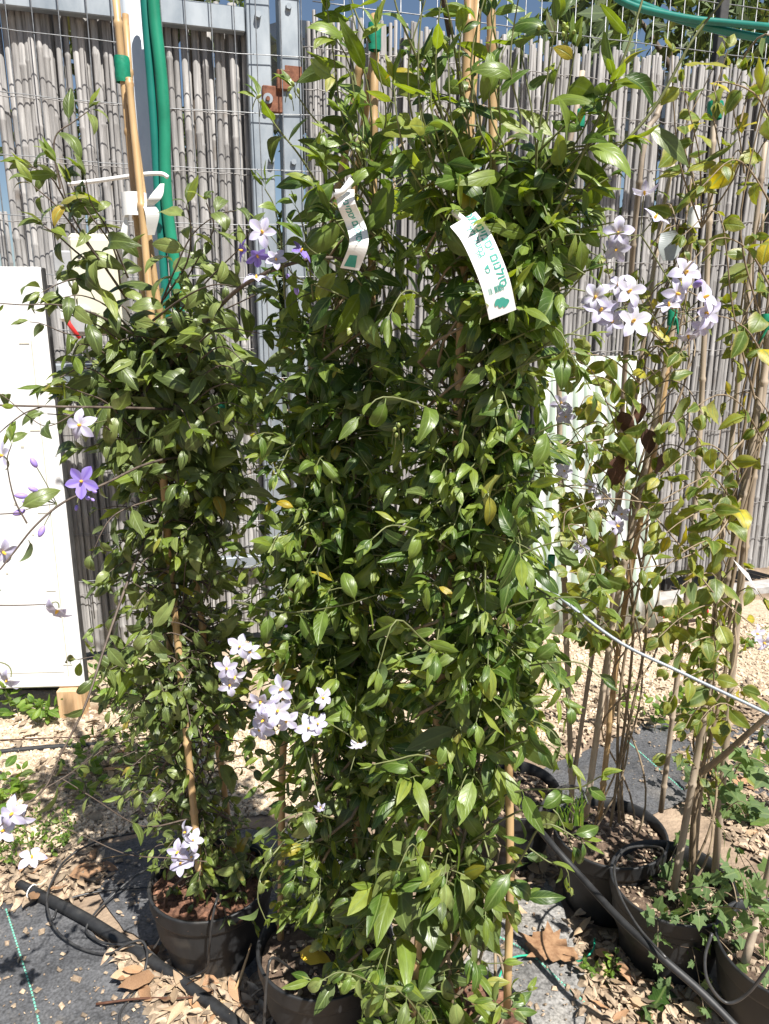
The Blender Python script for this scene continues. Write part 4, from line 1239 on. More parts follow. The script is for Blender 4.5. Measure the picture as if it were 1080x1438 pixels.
vl.bush(ax, [(900, 130, 375), (1040, 150, 385), (1150, 190, 400), (1225, 230, 400)], 120, .15, (.034, .068), .024, .4, .7)
S = vl.shoot
S(spline(pxpath([(178, 420), (140, 365), (100, 315), (78, 288), (48, 262)], [1.42, 1.36, 1.32, 1.3, 1.28]), 5), .0028, .001, .03, .1, (.06, .09), .25)
S(spline(pxpath([(170, 405), (160, 350), (125, 300), (100, 262)], [1.42, 1.38, 1.35, 1.33]), 5), .0024, .001, .028, .1, (.055, .085), .25)
S(spline(pxpath([(85, 265), (76, 215), (80, 188), (102, 172), (124, 156)], 1.33), 5), .002, .0008, .032, .1, (.05, .07), .2)
for pts_ in ([(165, 400), (130, 350), (100, 300), (88, 262), (80, 232)], [(180, 390), (150, 320), (128, 285), (120, 250)], [(130, 372), (105, 352), (80, 330), (62, 318)], [(150, 410), (112, 392), (84, 398), (60, 410)], [(100, 300), (85, 270), (70, 248), (40, 232)]):
    S(spline(pxpath(pts_, [1.42, 1.36, 1.32, 1.3, 1.29][:len(pts_)]), 5), .0022, .001, .024, .15, (.05, .085), .25)
for pts_ in ([(240, 430), (280, 360), (300, 320), (290, 285)], [(250, 440), (300, 385), (335, 350), (350, 325)], [(230, 420), (262, 370), (268, 320), (262, 290)]):
    S(spline(pxpath(pts_, [1.44, 1.38, 1.34, 1.32]), 5), .0022, .001, .026, .15, (.05, .085), .2)
S(spline(pxpath([(225, 430), (245, 380), (270, 330), (305, 302), (330, 296)], [1.45, 1.42, 1.4, 1.38, 1.37]), 5), .0025, .001, .027, .1, (.055, .09), .25)
S(spline(pxpath([(215, 450), (255, 420), (300, 400), (345, 405)], [1.42, 1.36, 1.3, 1.28]), 5), .0025, .001, .028, .1, (.05, .08), .3)
for q in range(7):
    y = 430 + q * 26
    S(spline(pxpath([(250, y + 60), (285, y + 20), (315, y + 5), (350 + R(-20, 20), y + R(-20, 30))], [1.46, 1.38, 1.33, 1.3]), 4), .0022, .001, .03, .15, (.055, .09), .35)
for q in range(6):
    y = 400 + q * 34
    S(spline(pxpath([(190, y + 70), (150, y + 30), (115, y + 15), (80 + R(-20, 25), y + R(0, 50))], [1.46, 1.38, 1.33, 1.3]), 4), .0022, .001, .03, .15, (.055, .095), .35)
S(spline(pxpath([(190, 470), (130, 440), (80, 428), (30, 428), (-20, 424)], [1.42, 1.34, 1.28, 1.24, 1.2]), 5), .0026, .0009, .06, .15, (.03, .05), .6)
S(spline(pxpath([(150, 470), (100, 470), (60, 455), (42, 452)], [1.38, 1.3, 1.26, 1.25]), 5), .002, .0008, .05, .2, (.04, .055), .6)
S(spline(pxpath([(300, 575), (220, 574), (150, 572), (80, 571), (0, 569), (-40, 566)], [1.56, 1.40, 1.27, 1.2, 1.17, 1.16]), 5), .0042, .002, .085, .1, (.055, .08), .1)
S(spline(pxpath([(60, 571), (35, 580), (8, 600), (-15, 622)], [1.19, 1.18, 1.17, 1.17]), 4), .0018, .0008, .2, .6, (.03, .04), .5, tipleaf=False)
S(spline(pxpath([(118, 572), (70, 598), (40, 585), (10, 560), (-20, 540)], [1.22, 1.2, 1.19, 1.18, 1.17]), 5), .0014, .0008, .09, .3, (.05, .07), .2)
S(spline(pxpath([(320, 650), (260, 642), (205, 652), (150, 678), (90, 705), (50, 738), (20, 775), (0, 800)], [1.56, 1.46, 1.34, 1.24, 1.19, 1.17, 1.16, 1.15]), 5), .0036, .0014, .16, .1, (.05, .065), .6)
S(spline(pxpath([(38, 735), (20, 700), (10, 650), (16, 625)], [1.17, 1.165, 1.16, 1.16]), 4), .0015, .0008, .05, .2, (.055, .075), .4)
S(spline(pxpath([(30, 720), (0, 722), (-30, 724)], 1.16), 4), .0014, .0008, .3, .9, tipleaf=False)
S(spline(pxpath([(-20, 850), (30, 850), (75, 848)], 1.16), 4), .0014, .0008, .3, .9, tipleaf=False)
S(spline(pxpath([(235, 700), (190, 790), (150, 900), (120, 990), (85, 1060), (62, 1108), (22, 1140), (-10, 1170)], [1.54, 1.42, 1.29, 1.2, 1.17, 1.15, 1.14, 1.13]), 5), .0036, .0014, .05, .3, (.035, .055), .5)
S(spline(pxpath([(62, 1108), (100, 1085), (130, 1060)], [1.15, 1.16, 1.17]), 4), .0014, .0008, .04, .2, (.04, .055), .4)
S(spline(pxpath([(265, 1150), (200, 1160), (130, 1120), (80, 1090), (50, 1085)], [1.4, 1.3, 1.22, 1.2, 1.19]), 5), .002, .0008, .06, .3, (.035, .05), .4)
S(spline(pxpath([(290, 1210), (240, 1205), (180, 1200), (120, 1175), (60, 1150)], [1.4, 1.33, 1.28, 1.24, 1.2]), 5), .0018, .0008, .09, .3, (.025, .04), .4)
S(spline(pxpath([(220, 700), (175, 715), (150, 735), (128, 780)], [1.4, 1.34, 1.32, 1.3]), 5), .002, .0008, .03, .2, (.045, .06), .5)
# arching woody branch to the middle vine
S(spline(pxpath([(180, 580), (240, 510), (290, 450), (340, 402), (400, 373), (460, 362), (500, 372), (520, 395)], [1.54, 1.44, 1.34, 1.25, 1.21, 1.19, 1.22, 1.27]), 5), .0052, .0034, .05, .05, (.05, .075), .3)
put_flowers(vl, FL_L[:1], YL, at(150, 590, 1.24)); put_flowers(vl, FL_L[1:2], YL, at(118, 695, 1.20))
put_flowers(vl, FL_L[2:3], YL, at(8, 660, 1.17)); put_flowers(vl, FL_L[3:4], YL, at(15, 785, 1.165)); put_flowers(vl, FL_L[4:5], YL, at(70, 848, 1.16)); put_flowers(vl, FL_L[5:6], YL, at(0, 930, 1.17)); put_flowers(vl, FL_L[6:], YL - .02, at(30, 1135, 1.15))
nb = at(80, 708, 1.19)
for (x, y, L) in ((52, 657, .019), (54, 690, .017), (40, 697, .021), (48, 703, .018), (36, 716, .021), (62, 738, .021), (121, 697, .014), (128, 700, .010), (108, 709, .012), (130, 690, .012)):
    bud(vl, x, y, 1.175, L, nb if x < 90 else at(112, 695, 1.2))
put_flowers(vl, FL_LC, YLC, at(345, 945, 1.27)); put_flowers(vl, FL_POT, YP, at(275, 1190, 1.38))
done_flowers(vl)
vl.finish()

# ---------------- middle plant
vm = Plant('potted_vine', 'dense green potato vine in the middle black pot with a yellow leaf on its soil', PM, 'vine', M['stem'], group='potato vines in pots')
pot_parts(vm.t, PM, mulch=False, seed=2)
cane(vm.t, [at(394, 1318, PM.y + .02), at(400, 1000, PM.y + .06), at(440, 500, PM.y + .05), at(508, 80, PM.y - .0)], .0078, seed=5)
cane(vm.t, [at(487, 1322, PM.y + .0), at(508, 1060, PM.y - .01), at(520, 500, PM.y), at(527, 20, PM.y)], .0085, seed=6)
cane(vm.t, [at(470, 1290, PM.y + .1), at(430, 820, PM.y + .1), at(530, 40, PM.y + .02)], .0075, seed=7)
ax = lerp_axis([(40, 520, PM.y), (600, 480, PM.y), (1330, 455, PM.y)])
for k in range(5):
    twine_round(vm, [at(455 + k * 8, 1330, PM.y + R(-.05, .05)), at(470, 1000, PM.y), at(480, 600, PM.y), at(515, 200, PM.y)], .025 + .01 * k, 3 + k * .6, .0035, k * 1.1)
vm.bush(ax, [(55, 485, 570), (150, 455, 590), (300, 410, 610), (400, 375, 610)], 42, .15, (.05, .095), .032, .0, .7)
vm.bush(ax, [(400, 370, 630), (500, 350, 640), (650, 325, 640), (800, 315, 640), (950, 335, 630)], 310, .19, (.042, .080), .025, .25, .62)
vm.bush(ax, [(930, 340, 620), (1080, 360, 600), (1200, 375, 580), (1290, 390, 570)], 165, .16, (.04, .075), .024, .45, .7)
S = vm.shoot
S(spline(pxpath([(520, 260), (470, 197), (440, 165), (413, 128)], [1.22, 1.17, 1.15, 1.14]), 5), .0026, .001, .03, .1, (.055, .085), .2)
S(spline(pxpath([(470, 300), (425, 225), (390, 180), (362, 140)], [1.22, 1.17, 1.15, 1.14]), 5), .0026, .001, .03, .05, (.055, .085), -.1)
S(spline(pxpath([(400, 420), (395, 340), (385, 290), (372, 265)], [1.22, 1.18, 1.16, 1.15]), 5), .0022, .001, .03, .1, (.045, .065), -.1)
S(spline(pxpath([(440, 420), (430, 340), (420, 300), (415, 290)], [1.2, 1.16, 1.15, 1.15]), 5), .0022, .001, .028, .1, (.045, .065), .0)
for q in range(4):
    x = 470 + q * 20
    S(spline(pxpath([(515, 260), (x + 12, 170), (x, 90), (x + R(-25, 15), R(-20, 50))], [1.22, 1.16, 1.14, 1.13]), 4), .0022, .001, .034, .2, (.05, .09), -.05)
for q in range(7):
    y = 160 + q * 36; xe = R(455, 500) - q * 9
    S(spline(pxpath([(520, y + 90), (500, y + 50), (xe + 15, y + 15), (xe, y)], [1.22, 1.16, 1.13, 1.12]), 4), .0022, .001, .032, .15, (.05, .085), .15)
S(spline(pxpath([(500, 120), (490, 70), (470, 40), (460, 20)], 1.15), 5), .0022, .001, .028, .1, (.05, .07), .3)
S(spline(pxpath([(520, 60), (500, 20), (490, -20), (480, -60)], 1.15), 5), .0022, .001, .028, .1, (.05, .07), .3)
S(spline(pxpath([(330, 845), (400, 860), (480, 850), (530, 835)], [1.3, 1.2, 1.12, 1.08]), 5), .0026, .0012, .03, .2, (.06, .08), .5)
S(spline(pxpath([(470, 1150), (430, 1140), (400, 1150), (372, 1170)], [1.2, 1.12, 1.1, 1.1]), 5), .002, .001, .026, .2, (.05, .07), .7)
S(spline(pxpath([(400, 1180), (370, 1220), (362, 1260), (372, 1290)], [1.22, 1.18, 1.16, 1.16]), 5), .002, .001, .05, .5, (.05, .06), .8)
put_flowers(vm, FL_M, YM, at(415, 1000, 1.12)); put_flowers(vm, FL_M2, YM2, at(385, 372, 1.2))
for (x, y, L, gr) in ((415, 402, .016, 0), (404, 384, .012, 0), (400, 880, .010, 0), (372, 322, .014, 0)): bud(vm, x, y, 1.19, L, at(405, 365, 1.22) if y < 500 else at(395, 890, 1.2))
for (x, y) in ((413, 122), (420, 132), (404, 128), (360, 138), (366, 148), (410, 140), (500, 205), (508, 198), (515, 210), (505, 215), (520, 202), (495, 196)):
    bud(vm, x, y, 1.135, .010, at(x + R(-6, 6), y + 16, 1.14), True)
done_flowers(vm)
vm.finish()

# ---------------- centre plant, nearest
vc = Plant('potted_vine', 'tallest dense green potato vine in front carrying the big white tag', PC, 'vine', M['stem'], group='potato vines in pots')
pot_parts(vc.t, PC, mulch=True, seed=3)
cane(vc.t, [at(712, 1425, PC.y - .02), at(716, 1150, PC.y - .02), at(700, 600, PC.y), at(690, 40, PC.y + .01), at(688, -60, PC.y + .02)], .0078, seed=8)
cane(vc.t, [at(578, 1440, PC.y - .02), at(604, 1130, PC.y), at(640, 680, PC.y - .02), at(657, 60, PC.y - .01), at(660, -70, PC.y - .0)], .0085, seed=9)
cane(vc.t, [at(640, 1410, PC.y + .09), at(640, 900, PC.y + .05), at(648, 420, PC.y + .0), at(674, -50, PC.y + .03)], .0078, seed=10)
ax = lerp_axis([(0, 660, PC.y), (600, 655, PC.y), (1430, 640, PC.y)])
for k in range(6):
    twine_round(vc, [at(620 + k * 10, 1420, PC.y + R(-.05, .05)), at(635, 1000, PC.y), at(650, 600, PC.y), at(660, 150, PC.y)], .02 + .01 * k, 3 + k * .7, .0035, k)
vc.bush(ax, [(-30, 590, 720), (100, 575, 735), (220, 570, 790), (300, 570, 830)], 24, .13, (.05, .098), .036, -.05, .7)
vc.bush(ax, [(240, 560, 830), (330, 550, 830), (450, 550, 805), (560, 540, 795), (700, 540, 795), (850, 535, 800), (950, 540, 795)], 320, .17, (.042, .082), .026, .2, .66)
vc.bush(ax, [(930, 540, 790), (1080, 520, 770), (1180, 500, 750), (1300, 470, 740), (1430, 490, 715)], 125, .14, (.055, .108), .031, .85, .74)
S = vc.shoot
S(spline(pxpath([(690, 520), (740, 440), (800, 300), (860, 220), (920, 150), (970, 60), (1015, 0), (1040, -40)], [1.12, 1.08, 1.04, 1.02, 1.01, 1.0, 1.0, 1.0]), 5), .0036, .0016, .040, .12, (.055, .09), .25)
S(spline(pxpath([(690, 480), (730, 410), (765, 330), (830, 190), (880, 70), (905, -10)], [1.12, 1.06, 1.03, 1.0, .98, .98]), 5), .0032, .0014, .036, .12, (.055, .09), .25)
S(spline(pxpath([(700, 400), (745, 300), (752, 200), (735, 90), (728, 50)], [1.12, 1.06, 1.03, 1.02, 1.02]), 5), .0024, .001, .045, .1, (.045, .065), .3)
S(spline(pxpath([(720, 330), (760, 210), (775, 130), (795, 60)], [1.1, 1.06, 1.05, 1.04]), 5), .0022, .001, .05, .1, (.045, .06), .3)
S(spline(pxpath([(640, 200), (610, 140), (585, 80), (560, 20), (550, -20)], [1.1, 1.04, 1.0, .98, .98]), 5), .0026, .001, .034, .1, (.05, .075), .4)
S(spline(pxpath([(650, 150), (640, 80), (630, 20), (620, -30)], [1.1, 1.04, 1.0, 1.0]), 5), .0026, .001, .036, .1, (.05, .08), .4)
S(spline(pxpath([(700, 160), (700, 80), (690, 20), (700, -30)], [1.1, 1.06, 1.04, 1.04]), 5), .0022, .001, .04, .1, (.05, .07), .3)
for q in range(16):
    y = 440 + q * 52 + R(-15, 15); sd = 1 if q % 3 else -1
    xe = (R(790, 850) if sd > 0 else R(500, 560)); 
    S(spline(pxpath([(660, y + 30), (660 + sd * 60, y - 10), (660 + (xe - 660) * .8, y - 15 + R(-30, 20)), (xe, y + R(-40, 50))], [1.1, 1.03, .99, .97]), 4), .0022, .001, .03, .15, (.042, .075), .45)
for q in range(7):
    x = 570 + q * 25 + R(-10, 10); yt = R(-60, 60)
    S(spline(pxpath([(655 + R(-15, 30), 300), (x + 10, 190), (x - 4, 90), (x + R(-25, 25), yt)], [1.1, 1.03, 1.0, .99]), 4), .0022, .001, .036, .2, (.042, .075), -.05)
for q in range(4):
    x = 770 + q * 27; yt = R(20, 150)
    S(spline(pxpath([(710, 360), (750, 280), (x - 15, 200), (x + 10, yt)], [1.12, 1.06, 1.03, 1.0]), 4), .0022, .001, .034, .2, (.05, .092), .0)
for q in range(11):
    y = 165 + q * 24 + R(-10, 10); xe = R(810, 885)
    S(spline(pxpath([(700, y + 110), (745, y + 60), (790, y + 15), (xe, y + R(-30, 20))], [1.1, 1.05, 1.02, 1.0]), 4), .0022, .001, .031, .12, (.042, .078), .1)
for q in range(6):
    x = 560 + q * 26 + R(-8, 8)
    S(spline(pxpath([(640, 330), (x + 20, 240), (x, 170), (x - 5, 110 + R(-30, 30))], [1.1, 1.03, 1.0, 1.0]), 4), .0022, .001, .036, .12, (.05, .085), .2)
for q in range(6):
    y = 300 + q * 36 + R(-10, 10)
    S(spline(pxpath([(700, y + 80), (745, y + 30), (790, y), (822, y + R(-10, 15))], [1.1, 1.04, 1.0, .99]), 4), .0022, .001, .028, .1, (.045, .07), .35)
S(spline(pxpath([(700, 800), (760, 830), (800, 860), (830, 890)], [1.1, 1.04, 1.0, .99]), 4), .0022, .001, .03, .2, (.05, .075), .5)
S(spline(pxpath([(720, 900), (760, 920), (790, 960), (800, 990)], [1.1, 1.02, 1.0, .98]), 4), .002, .001, .03, .2, (.05, .075), .5)
S(spline(pxpath([(690, 1060), (740, 1040), (770, 1045), (800, 1070)], [1.08, 1.0, .98, .97]), 4), .002, .001, .03, .2, (.05, .075), .6)
S(spline(pxpath([(700, 1250), (735, 1200), (755, 1165), (775, 1158), (815, 1180)], [1.06, 1.0, .98, .97, .96]), 4), .0026, .0012, .045, .3, (.05, .08), .3)
S(spline(pxpath([(742, 1190), (770, 1210), (795, 1220), (800, 1245)], [.99, .98, .97, .97]), 4), .0014, .0008, .02, .2, (.025, .04), .4)
S(spline(pxpath([(560, 1420), (520, 1380), (480, 1365), (455, 1375)], [1.05, 1.0, .97, .96]), 4), .002, .001, .022, .2, (.04, .06), .2)
S(spline(pxpath([(600, 1440), (570, 1400), (545, 1385), (540, 1400)], [1.05, 1.0, .97, .96]), 4), .002, .001, .022, .2, (.04, .06), .2)
S(spline(pxpath([(690, 1420), (715, 1400), (740, 1390)], [1.05, 1.02, 1.0]), 4), .0014, .0008, .018, .2, (.03, .045), .0)
for (x, y) in ((792, 37), (797, 42), (757, 42), (805, 48), (792, 50), (560, 600), (553, 606), (566, 608), (556, 614)):
    bud(vc, x, y, 1.0, .010, at(x + R(-6, 6), y + 18, 1.01), True)
done_flowers(vc)
vc.finish()

# ---------------- yellowing vines on the right
def tie(t_or_label, px, py, Y, w=26, h=22, tails=True):
    p = at(px, py, Y)
    dep = (p - CAM).y * CP - (p - CAM).z * SP
    r = w * .36 * dep / F; hh = h * dep / F
    t = thing('green_tie', t_or_label, 'tie', tuple(p), 'green ties on the canes')
    part('band', MB().lathe([(r * .92, -hh / 2), (r, -hh / 3), (r * .97, 0), (r * 1.02, hh / 3), (r * .93, hh / 2)], p, 14, .12).mesh('band', M['tape'], True), t)
    if tails:
        for k in range(2):
            e = p + Vector((r * R(1.2, 2.6) * (1 if k else -.6), -r * .8, -hh * R(.4, 1.6)))
            P = bez(p + Vector((0, -r, 0)), p + Vector((r * .6, -r * 1.3, hh * .2)), e, 5)
            part('tail', MB().tube(P, [.0028, .003, .003, .0028, .0024, .002], 5).mesh('tail', M['tape'], True), t)
random.seed(77)
vd = Plant('potted_vine', 'sparse yellowing vine on straw coloured canes in the rear right black pot', PD, 'round', M['vinestem'], group='yellowing vines in pots')
pot_parts(vd.t, PD, seed=4, soilz=-.03)
cane(vd.t, [at(822, 1150, PD.y - .02), at(862, 870, PD.y), at(918, 600, PD.y), at(975, 300, PD.y)], .0085, 'canegrey', 11)
cane(vd.t, [at(842, 1150, PD.y + .01), at(874, 870, PD.y + .02), at(925, 600, PD.y), at(948, 430, PD.y)], .0075, 'cane', 12)
cane(vd.t, [at(928, 1140, PD.y + .02), at(950, 960, PD.y + .02), at(978, 690, PD.y), at(1004, 130, PD.y)], .0070, 'canegrey', 13)
cane(vd.t, [at(800, 1130, PD.y + .04), at(835, 900, PD.y + .04), at(880, 640, PD.y + .05), at(925, 330, PD.y + .05), at(945, 230, PD.y + .05)], .0060, 'canegrey', 14)
ax = lerp_axis([(100, 985, PD.y), (500, 935, PD.y), (800, 890, PD.y), (1140, 860, PD.y)])
for k in range(7):
    twine_round(vd, [at(862 + R(-25, 25), 1160, PD.y + R(-.03, .03)), at(880 + R(-20, 20), 900, PD.y), at(905 + R(-25, 25), 700, PD.y), at(940 + R(-20, 20), 500, PD.y), at(970 + R(-10, 20), 250 + k * 30, PD.y)], .008 + .008 * k, 1.5 + .4 * k, .0040 if k < 3 else .0026, k)
vd.bush(ax, [(120, 960, 1010), (260, 930, 1000), (330, 870, 980), (480, 860, 960), (560, 820, 930)], 22, .09, (.04, .06), .035, .5, .6)
vd.bush(ax, [(560, 790, 920), (680, 780, 890), (800, 800, 890), (900, 820, 900)], 26, .12, (.045, .07), .035, .5, .65)
S = vd.shoot
for q in range(13):
    y = 500 + q * 30; x0 = 900 - q * 4
    S(spline(pxpath([(x0, y + 40), (x0 - 40, y + 5), (R(790, 850), y + R(-10, 10)), (R(770, 830), y + R(-5, 45))], [1.64, 1.56, 1.5, 1.46]), 4), .0022, .001, .036, .15, (.045, .075), .5)
for q in range(7):
    y = 560 + q * 45
    S(spline(pxpath([(900, y), (935, y - 25), (965, y - 15), (985, y + 20)], [1.62, 1.55, 1.5, 1.47]), 4), .002, .001, .045, .15, (.04, .065), .5)
for q in range(4):
    x = 945 + q * 28
    S(spline(pxpath([(985, 320), (x + 10, 230), (x, 150 + R(-30, 30)), (x + R(-40, 30), 95 + R(-30, 40))], [1.62, 1.56, 1.52, 1.5]), 4), .002, .001, .042, .12, (.04, .065), .4)
S(spline(pxpath([(975, 260), (960, 190), (985, 130), (1010, 80)], PD.y - .03), 4), .002, .001, .03, .1, (.04, .06), .5)
S(spline(pxpath([(880, 640), (850, 560), (830, 520), (800, 500)], [1.62, 1.55, 1.5, 1.48]), 4), .002, .001, .035, .1, (.045, .065), .5)
S(spline(pxpath([(860, 720), (880, 690), (950, 760), (1000, 830), (1060, 880)], [1.62, 1.55, 1.45, 1.4, 1.38]), 4), .0026, .0012, .04, .1, (.045, .065), .4)
S(spline(pxpath([(930, 480), (890, 440), (860, 400), (850, 360)], [1.6, 1.5, 1.44, 1.42]), 4), .002, .001, .04, .1, (.04, .06), .4)
for (x, y, L) in ((870, 590, .07), (905, 615, .065), (770, 622, .075), (868, 650, .08), (925, 650, .06), (898, 580, .05)):
    p = at(x, y, 1.58); V, Q, UV, me = LEAF['round'][int(x) % 8]
    m2 = me.copy(); m2.materials[0] = M['deadhang']
    part('withered_leaf', m2, vd.t, 'dark brown withered leaf', mtx=leaf_frame(p + Vector((0, 0, .03)), Vector((R(-.3, .3), R(-.3, .3), -1)), Vector((R(-.6, .6), -1, .2)), L))
put_flowers(vd, FL_D[:4], YD, at(900, 330, 1.46)); put_flowers(vd, FL_D[4:10], YD, at(880, 440, 1.46)); put_flowers(vd, FL_D[10:], YD, at(965, 440, 1.46)); put_flowers(vd, FL_B[:8], YB, at(840, 680, 1.66))
vd.flowers.tube(spline(pxpath([(800, 470), (850, 440), (900, 430), (930, 460)], [1.3, 1.42, 1.46, 1.6]), 5), .0014, 4, False)
vd.flowers.tube(spline(pxpath([(900, 330), (925, 370), (950, 420), (940, 470)], [1.46, 1.5, 1.5, 1.62]), 5), .0014, 4, False)
vd.flowers.tube(spline(pxpath([(965, 440), (960, 480), (945, 510)], [1.46, 1.5, 1.62]), 5), .0014, 4, False)
bud(vd, 974, 402, YD - .02, .026, at(965, 430, 1.45), d=(0.1, -.8, .2))
done_flowers(vd)
vd.finish()
ve = Plant('potted_vine', 'yellowing vine with pale grey stakes and ivy in the front right black pot', PE, 'round', M['vinestem'], group='yellowing vines in pots')
pot_parts(ve.t, PE, r=.146, seed=5, soilz=-.07)
cane(ve.t, [at(946, 1250, PE.y - .03), at(1013, 870, PE.y), at(1036, 740, PE.y), at(1095, 400, PE.y)], .0085, 'canegrey', 15)
cane(ve.t, [at(1004, 1225, PE.y + .02), at(1036, 860, PE.y + .03), at(1070, 560, PE.y), at(1088, 360, PE.y)], .0085, 'canegrey', 16)
cane(ve.t, [at(975, 1215, PE.y + .06), at(1000, 900, PE.y + .07), at(1040, 500, PE.y + .07), at(1075, 200, PE.y + .07)], .006, 'canegrey', 17)
for k in range(5):
    twine_round(ve, [at(975 + R(-12, 12), 1240, PE.y + R(-.03, .03)), at(990 + R(-10, 10), 1050, PE.y), at(1020, 850, PE.y), at(1060, 560, PE.y), at(1078, 300, PE.y)], .008 + .006 * k, 1.5 + .4 * k, .0052 if k < 2 else .003, k)
ax = lerp_axis([(100, 1085, PE.y), (600, 1050, PE.y), (900, 1020, PE.y), (1200, 975, PE.y)])
ve.bush(ax, [(60, 1000, 1110), (200, 1010, 1110), (420, 1000, 1110), (560, 1010, 1110)], 12, .10, (.038, .058), .038, .6, .65)
ve.bush(ax, [(560, 1000, 1100), (700, 930, 1100), (830, 900, 1090), (960, 930, 1080), (1050, 940, 1080)], 27, .13, (.04, .066), .034, .6, .68)
S = ve.shoot
for q in range(5):
    y = 130 + q * 110; x0 = 1088 - q * 4
    S(spline(pxpath([(x0, y + 50), (x0 - 30, y), (x0 - 70 + R(-20, 20), y - 15), (x0 - 95 + R(-30, 30), y + R(-10, 50))], [1.5, 1.44, 1.4, 1.38]), 4), .002, .001, .042, .15, (.04, .066), .45)
for q in range(8):
    y = 640 + q * 45
    S(spline(pxpath([(1035 - q * 5, y + 20), (1000, y - 15), (960, y), (925 + R(-20, 20), y + 30)], [1.5, 1.42, 1.38, 1.36]), 4), .002, .001, .038, .15, (.045, .072), .5)
S(spline(pxpath([(985, 1085), (1015, 1062), (1045, 1035), (1090, 995)], [1.45, 1.4, 1.36, 1.32]), 4), .0075, .005, .5, .9, tipleaf=False)
S(spline(pxpath([(1060, 560), (1030, 440), (1010, 300), (960, 330)], [1.5, 1.45, 1.42, 1.4]), 4), .0024, .001, .05, .2, (.04, .06), .5)
S(spline(pxpath([(1075, 470), (1040, 330), (1060, 200), (1085, 120)], [1.5, 1.44, 1.42, 1.42]), 4), .0024, .001, .05, .1, (.04, .06), .5)
S(spline(pxpath([(1040, 700), (1000, 760), (940, 790), (880, 800)], [1.5, 1.42, 1.38, 1.36]), 4), .0026, .001, .035, .1, (.045, .065), .4)
S(spline(pxpath([(1060, 600), (960, 700), (850, 700), (790, 720)], [1.5, 1.42, 1.4, 1.4]), 4), .0026, .001, .06, .1, (.03, .05), .3)
put_flowers(ve, FL_B[8:], 1.4, at(1080, 880, 1.45))
# ivy over the rim
for k in range(16):
    a = R(0, 6.28); r0 = R(.02, .12)
    p0 = PE + Vector((math.cos(a) * r0, math.sin(a) * r0, .15))
    out = Vector((R(-.2, .5), -1, 0)).normalized() if k < 9 else Vector((math.cos(a), math.sin(a), 0))
    e = p0 + out * R(.08, .22) + Vector((R(-.05, .15), 0, R(-.10, .05)))
    ve.shoot(bez(p0, p0.lerp(e, .5) + Vector((0, 0, .09)), e, 5), .0015, .0008, .024, .1, (.026, .042), .25, 'ivy')
for q in range(5):
    p0 = PE + Vector((.10 + .02 * q, -.09, .21)); e = PE + Vector((.09 + q * .035, -.19 + R(-.02, .02), R(.02, .14)))
    ve.shoot(bez(p0, p0 + Vector((.03, -.06, .02)), e, 5), .0015, .0008, .03, .15, (.026, .044), .3, 'ivy')
done_flowers(ve)
ve.finish()
vf = Plant('potted_vine', 'black pot at the right edge with one leaning cane and trailing ivy', PF, 'ivy', M['vinestem'], group='yellowing vines in pots')
pot_parts(vf.t, PF, seed=6, soilz=-.03)
cane(vf.t, [at(1046, 1352, PF.y - .03), at(1075, 1245, PF.y), at(1110, 1100, PF.y)], .009, 'canegrey', 18)
for k in range(9):
    p0 = at(R(1030, 1090), R(1250, 1300), PF.y - R(0, .1)); e = p0 + Vector((R(-.18, .02), R(-.08, .10), R(-.06, .10)))
    vf.shoot(bez(p0, p0.lerp(e, .5) + Vector((0, 0, .05)), e, 5), .0014, .0008, .028, .1, (.025, .045), .3)
for k in range(5):
    p0 = at(R(990, 1060), R(1080, 1200), PF.y + .1); e = p0 + Vector((R(-.05, .12), R(-.08, .08), R(-.1, .12)))
    vf.shoot(bez(p0, p0.lerp(e, .5) + Vector((0, 0, .04)), e, 5), .0014, .0008, .03, .1, (.03, .05), .3)
S = vf.shoot
S(spline(pxpath([(1095, 1090), (1070, 1070), (1050, 1062)], 1.25), 3), .0016, .001, .02, .3, (.05, .065), .3)
vf.finish()
vg = thing('black_pot', 'black nursery pot half hidden behind the tall centre vine', 'pot', tuple(PG))
pot_parts(vg, PG, seed=7)
# wisps of grass in the rear pot
gb = MB()
for k in range(26):
    p0 = at(800 + R(-22, 22), 1160, PD.y - .08 + R(-.02, .02)); h = R(.05, .13)
    e = p0 + Vector((R(-.05, .05), R(-.04, .03), h)); P = bez(p0, p0 + Vector((0, 0, h * .6)), e, 4)
    for i in range(4):
        w0 = .0028 * (1 - i / 4.2); w1 = .0028 * (1 - (i + 1) / 4.2)
        gb.raw([P[i] - Vector((w0, 0, 0)), P[i] + Vector((w0, 0, 0)), P[i + 1] + Vector((w1, 0, 0)), P[i + 1] - Vector((w1, 0, 0))], [(0, 1, 2, 3)])
single('grass_tuft', gb.mesh('grass_tuft', M['weed']), 'thin grass blades growing at the edge of the rear right pot', 'grass', kind='stuff')

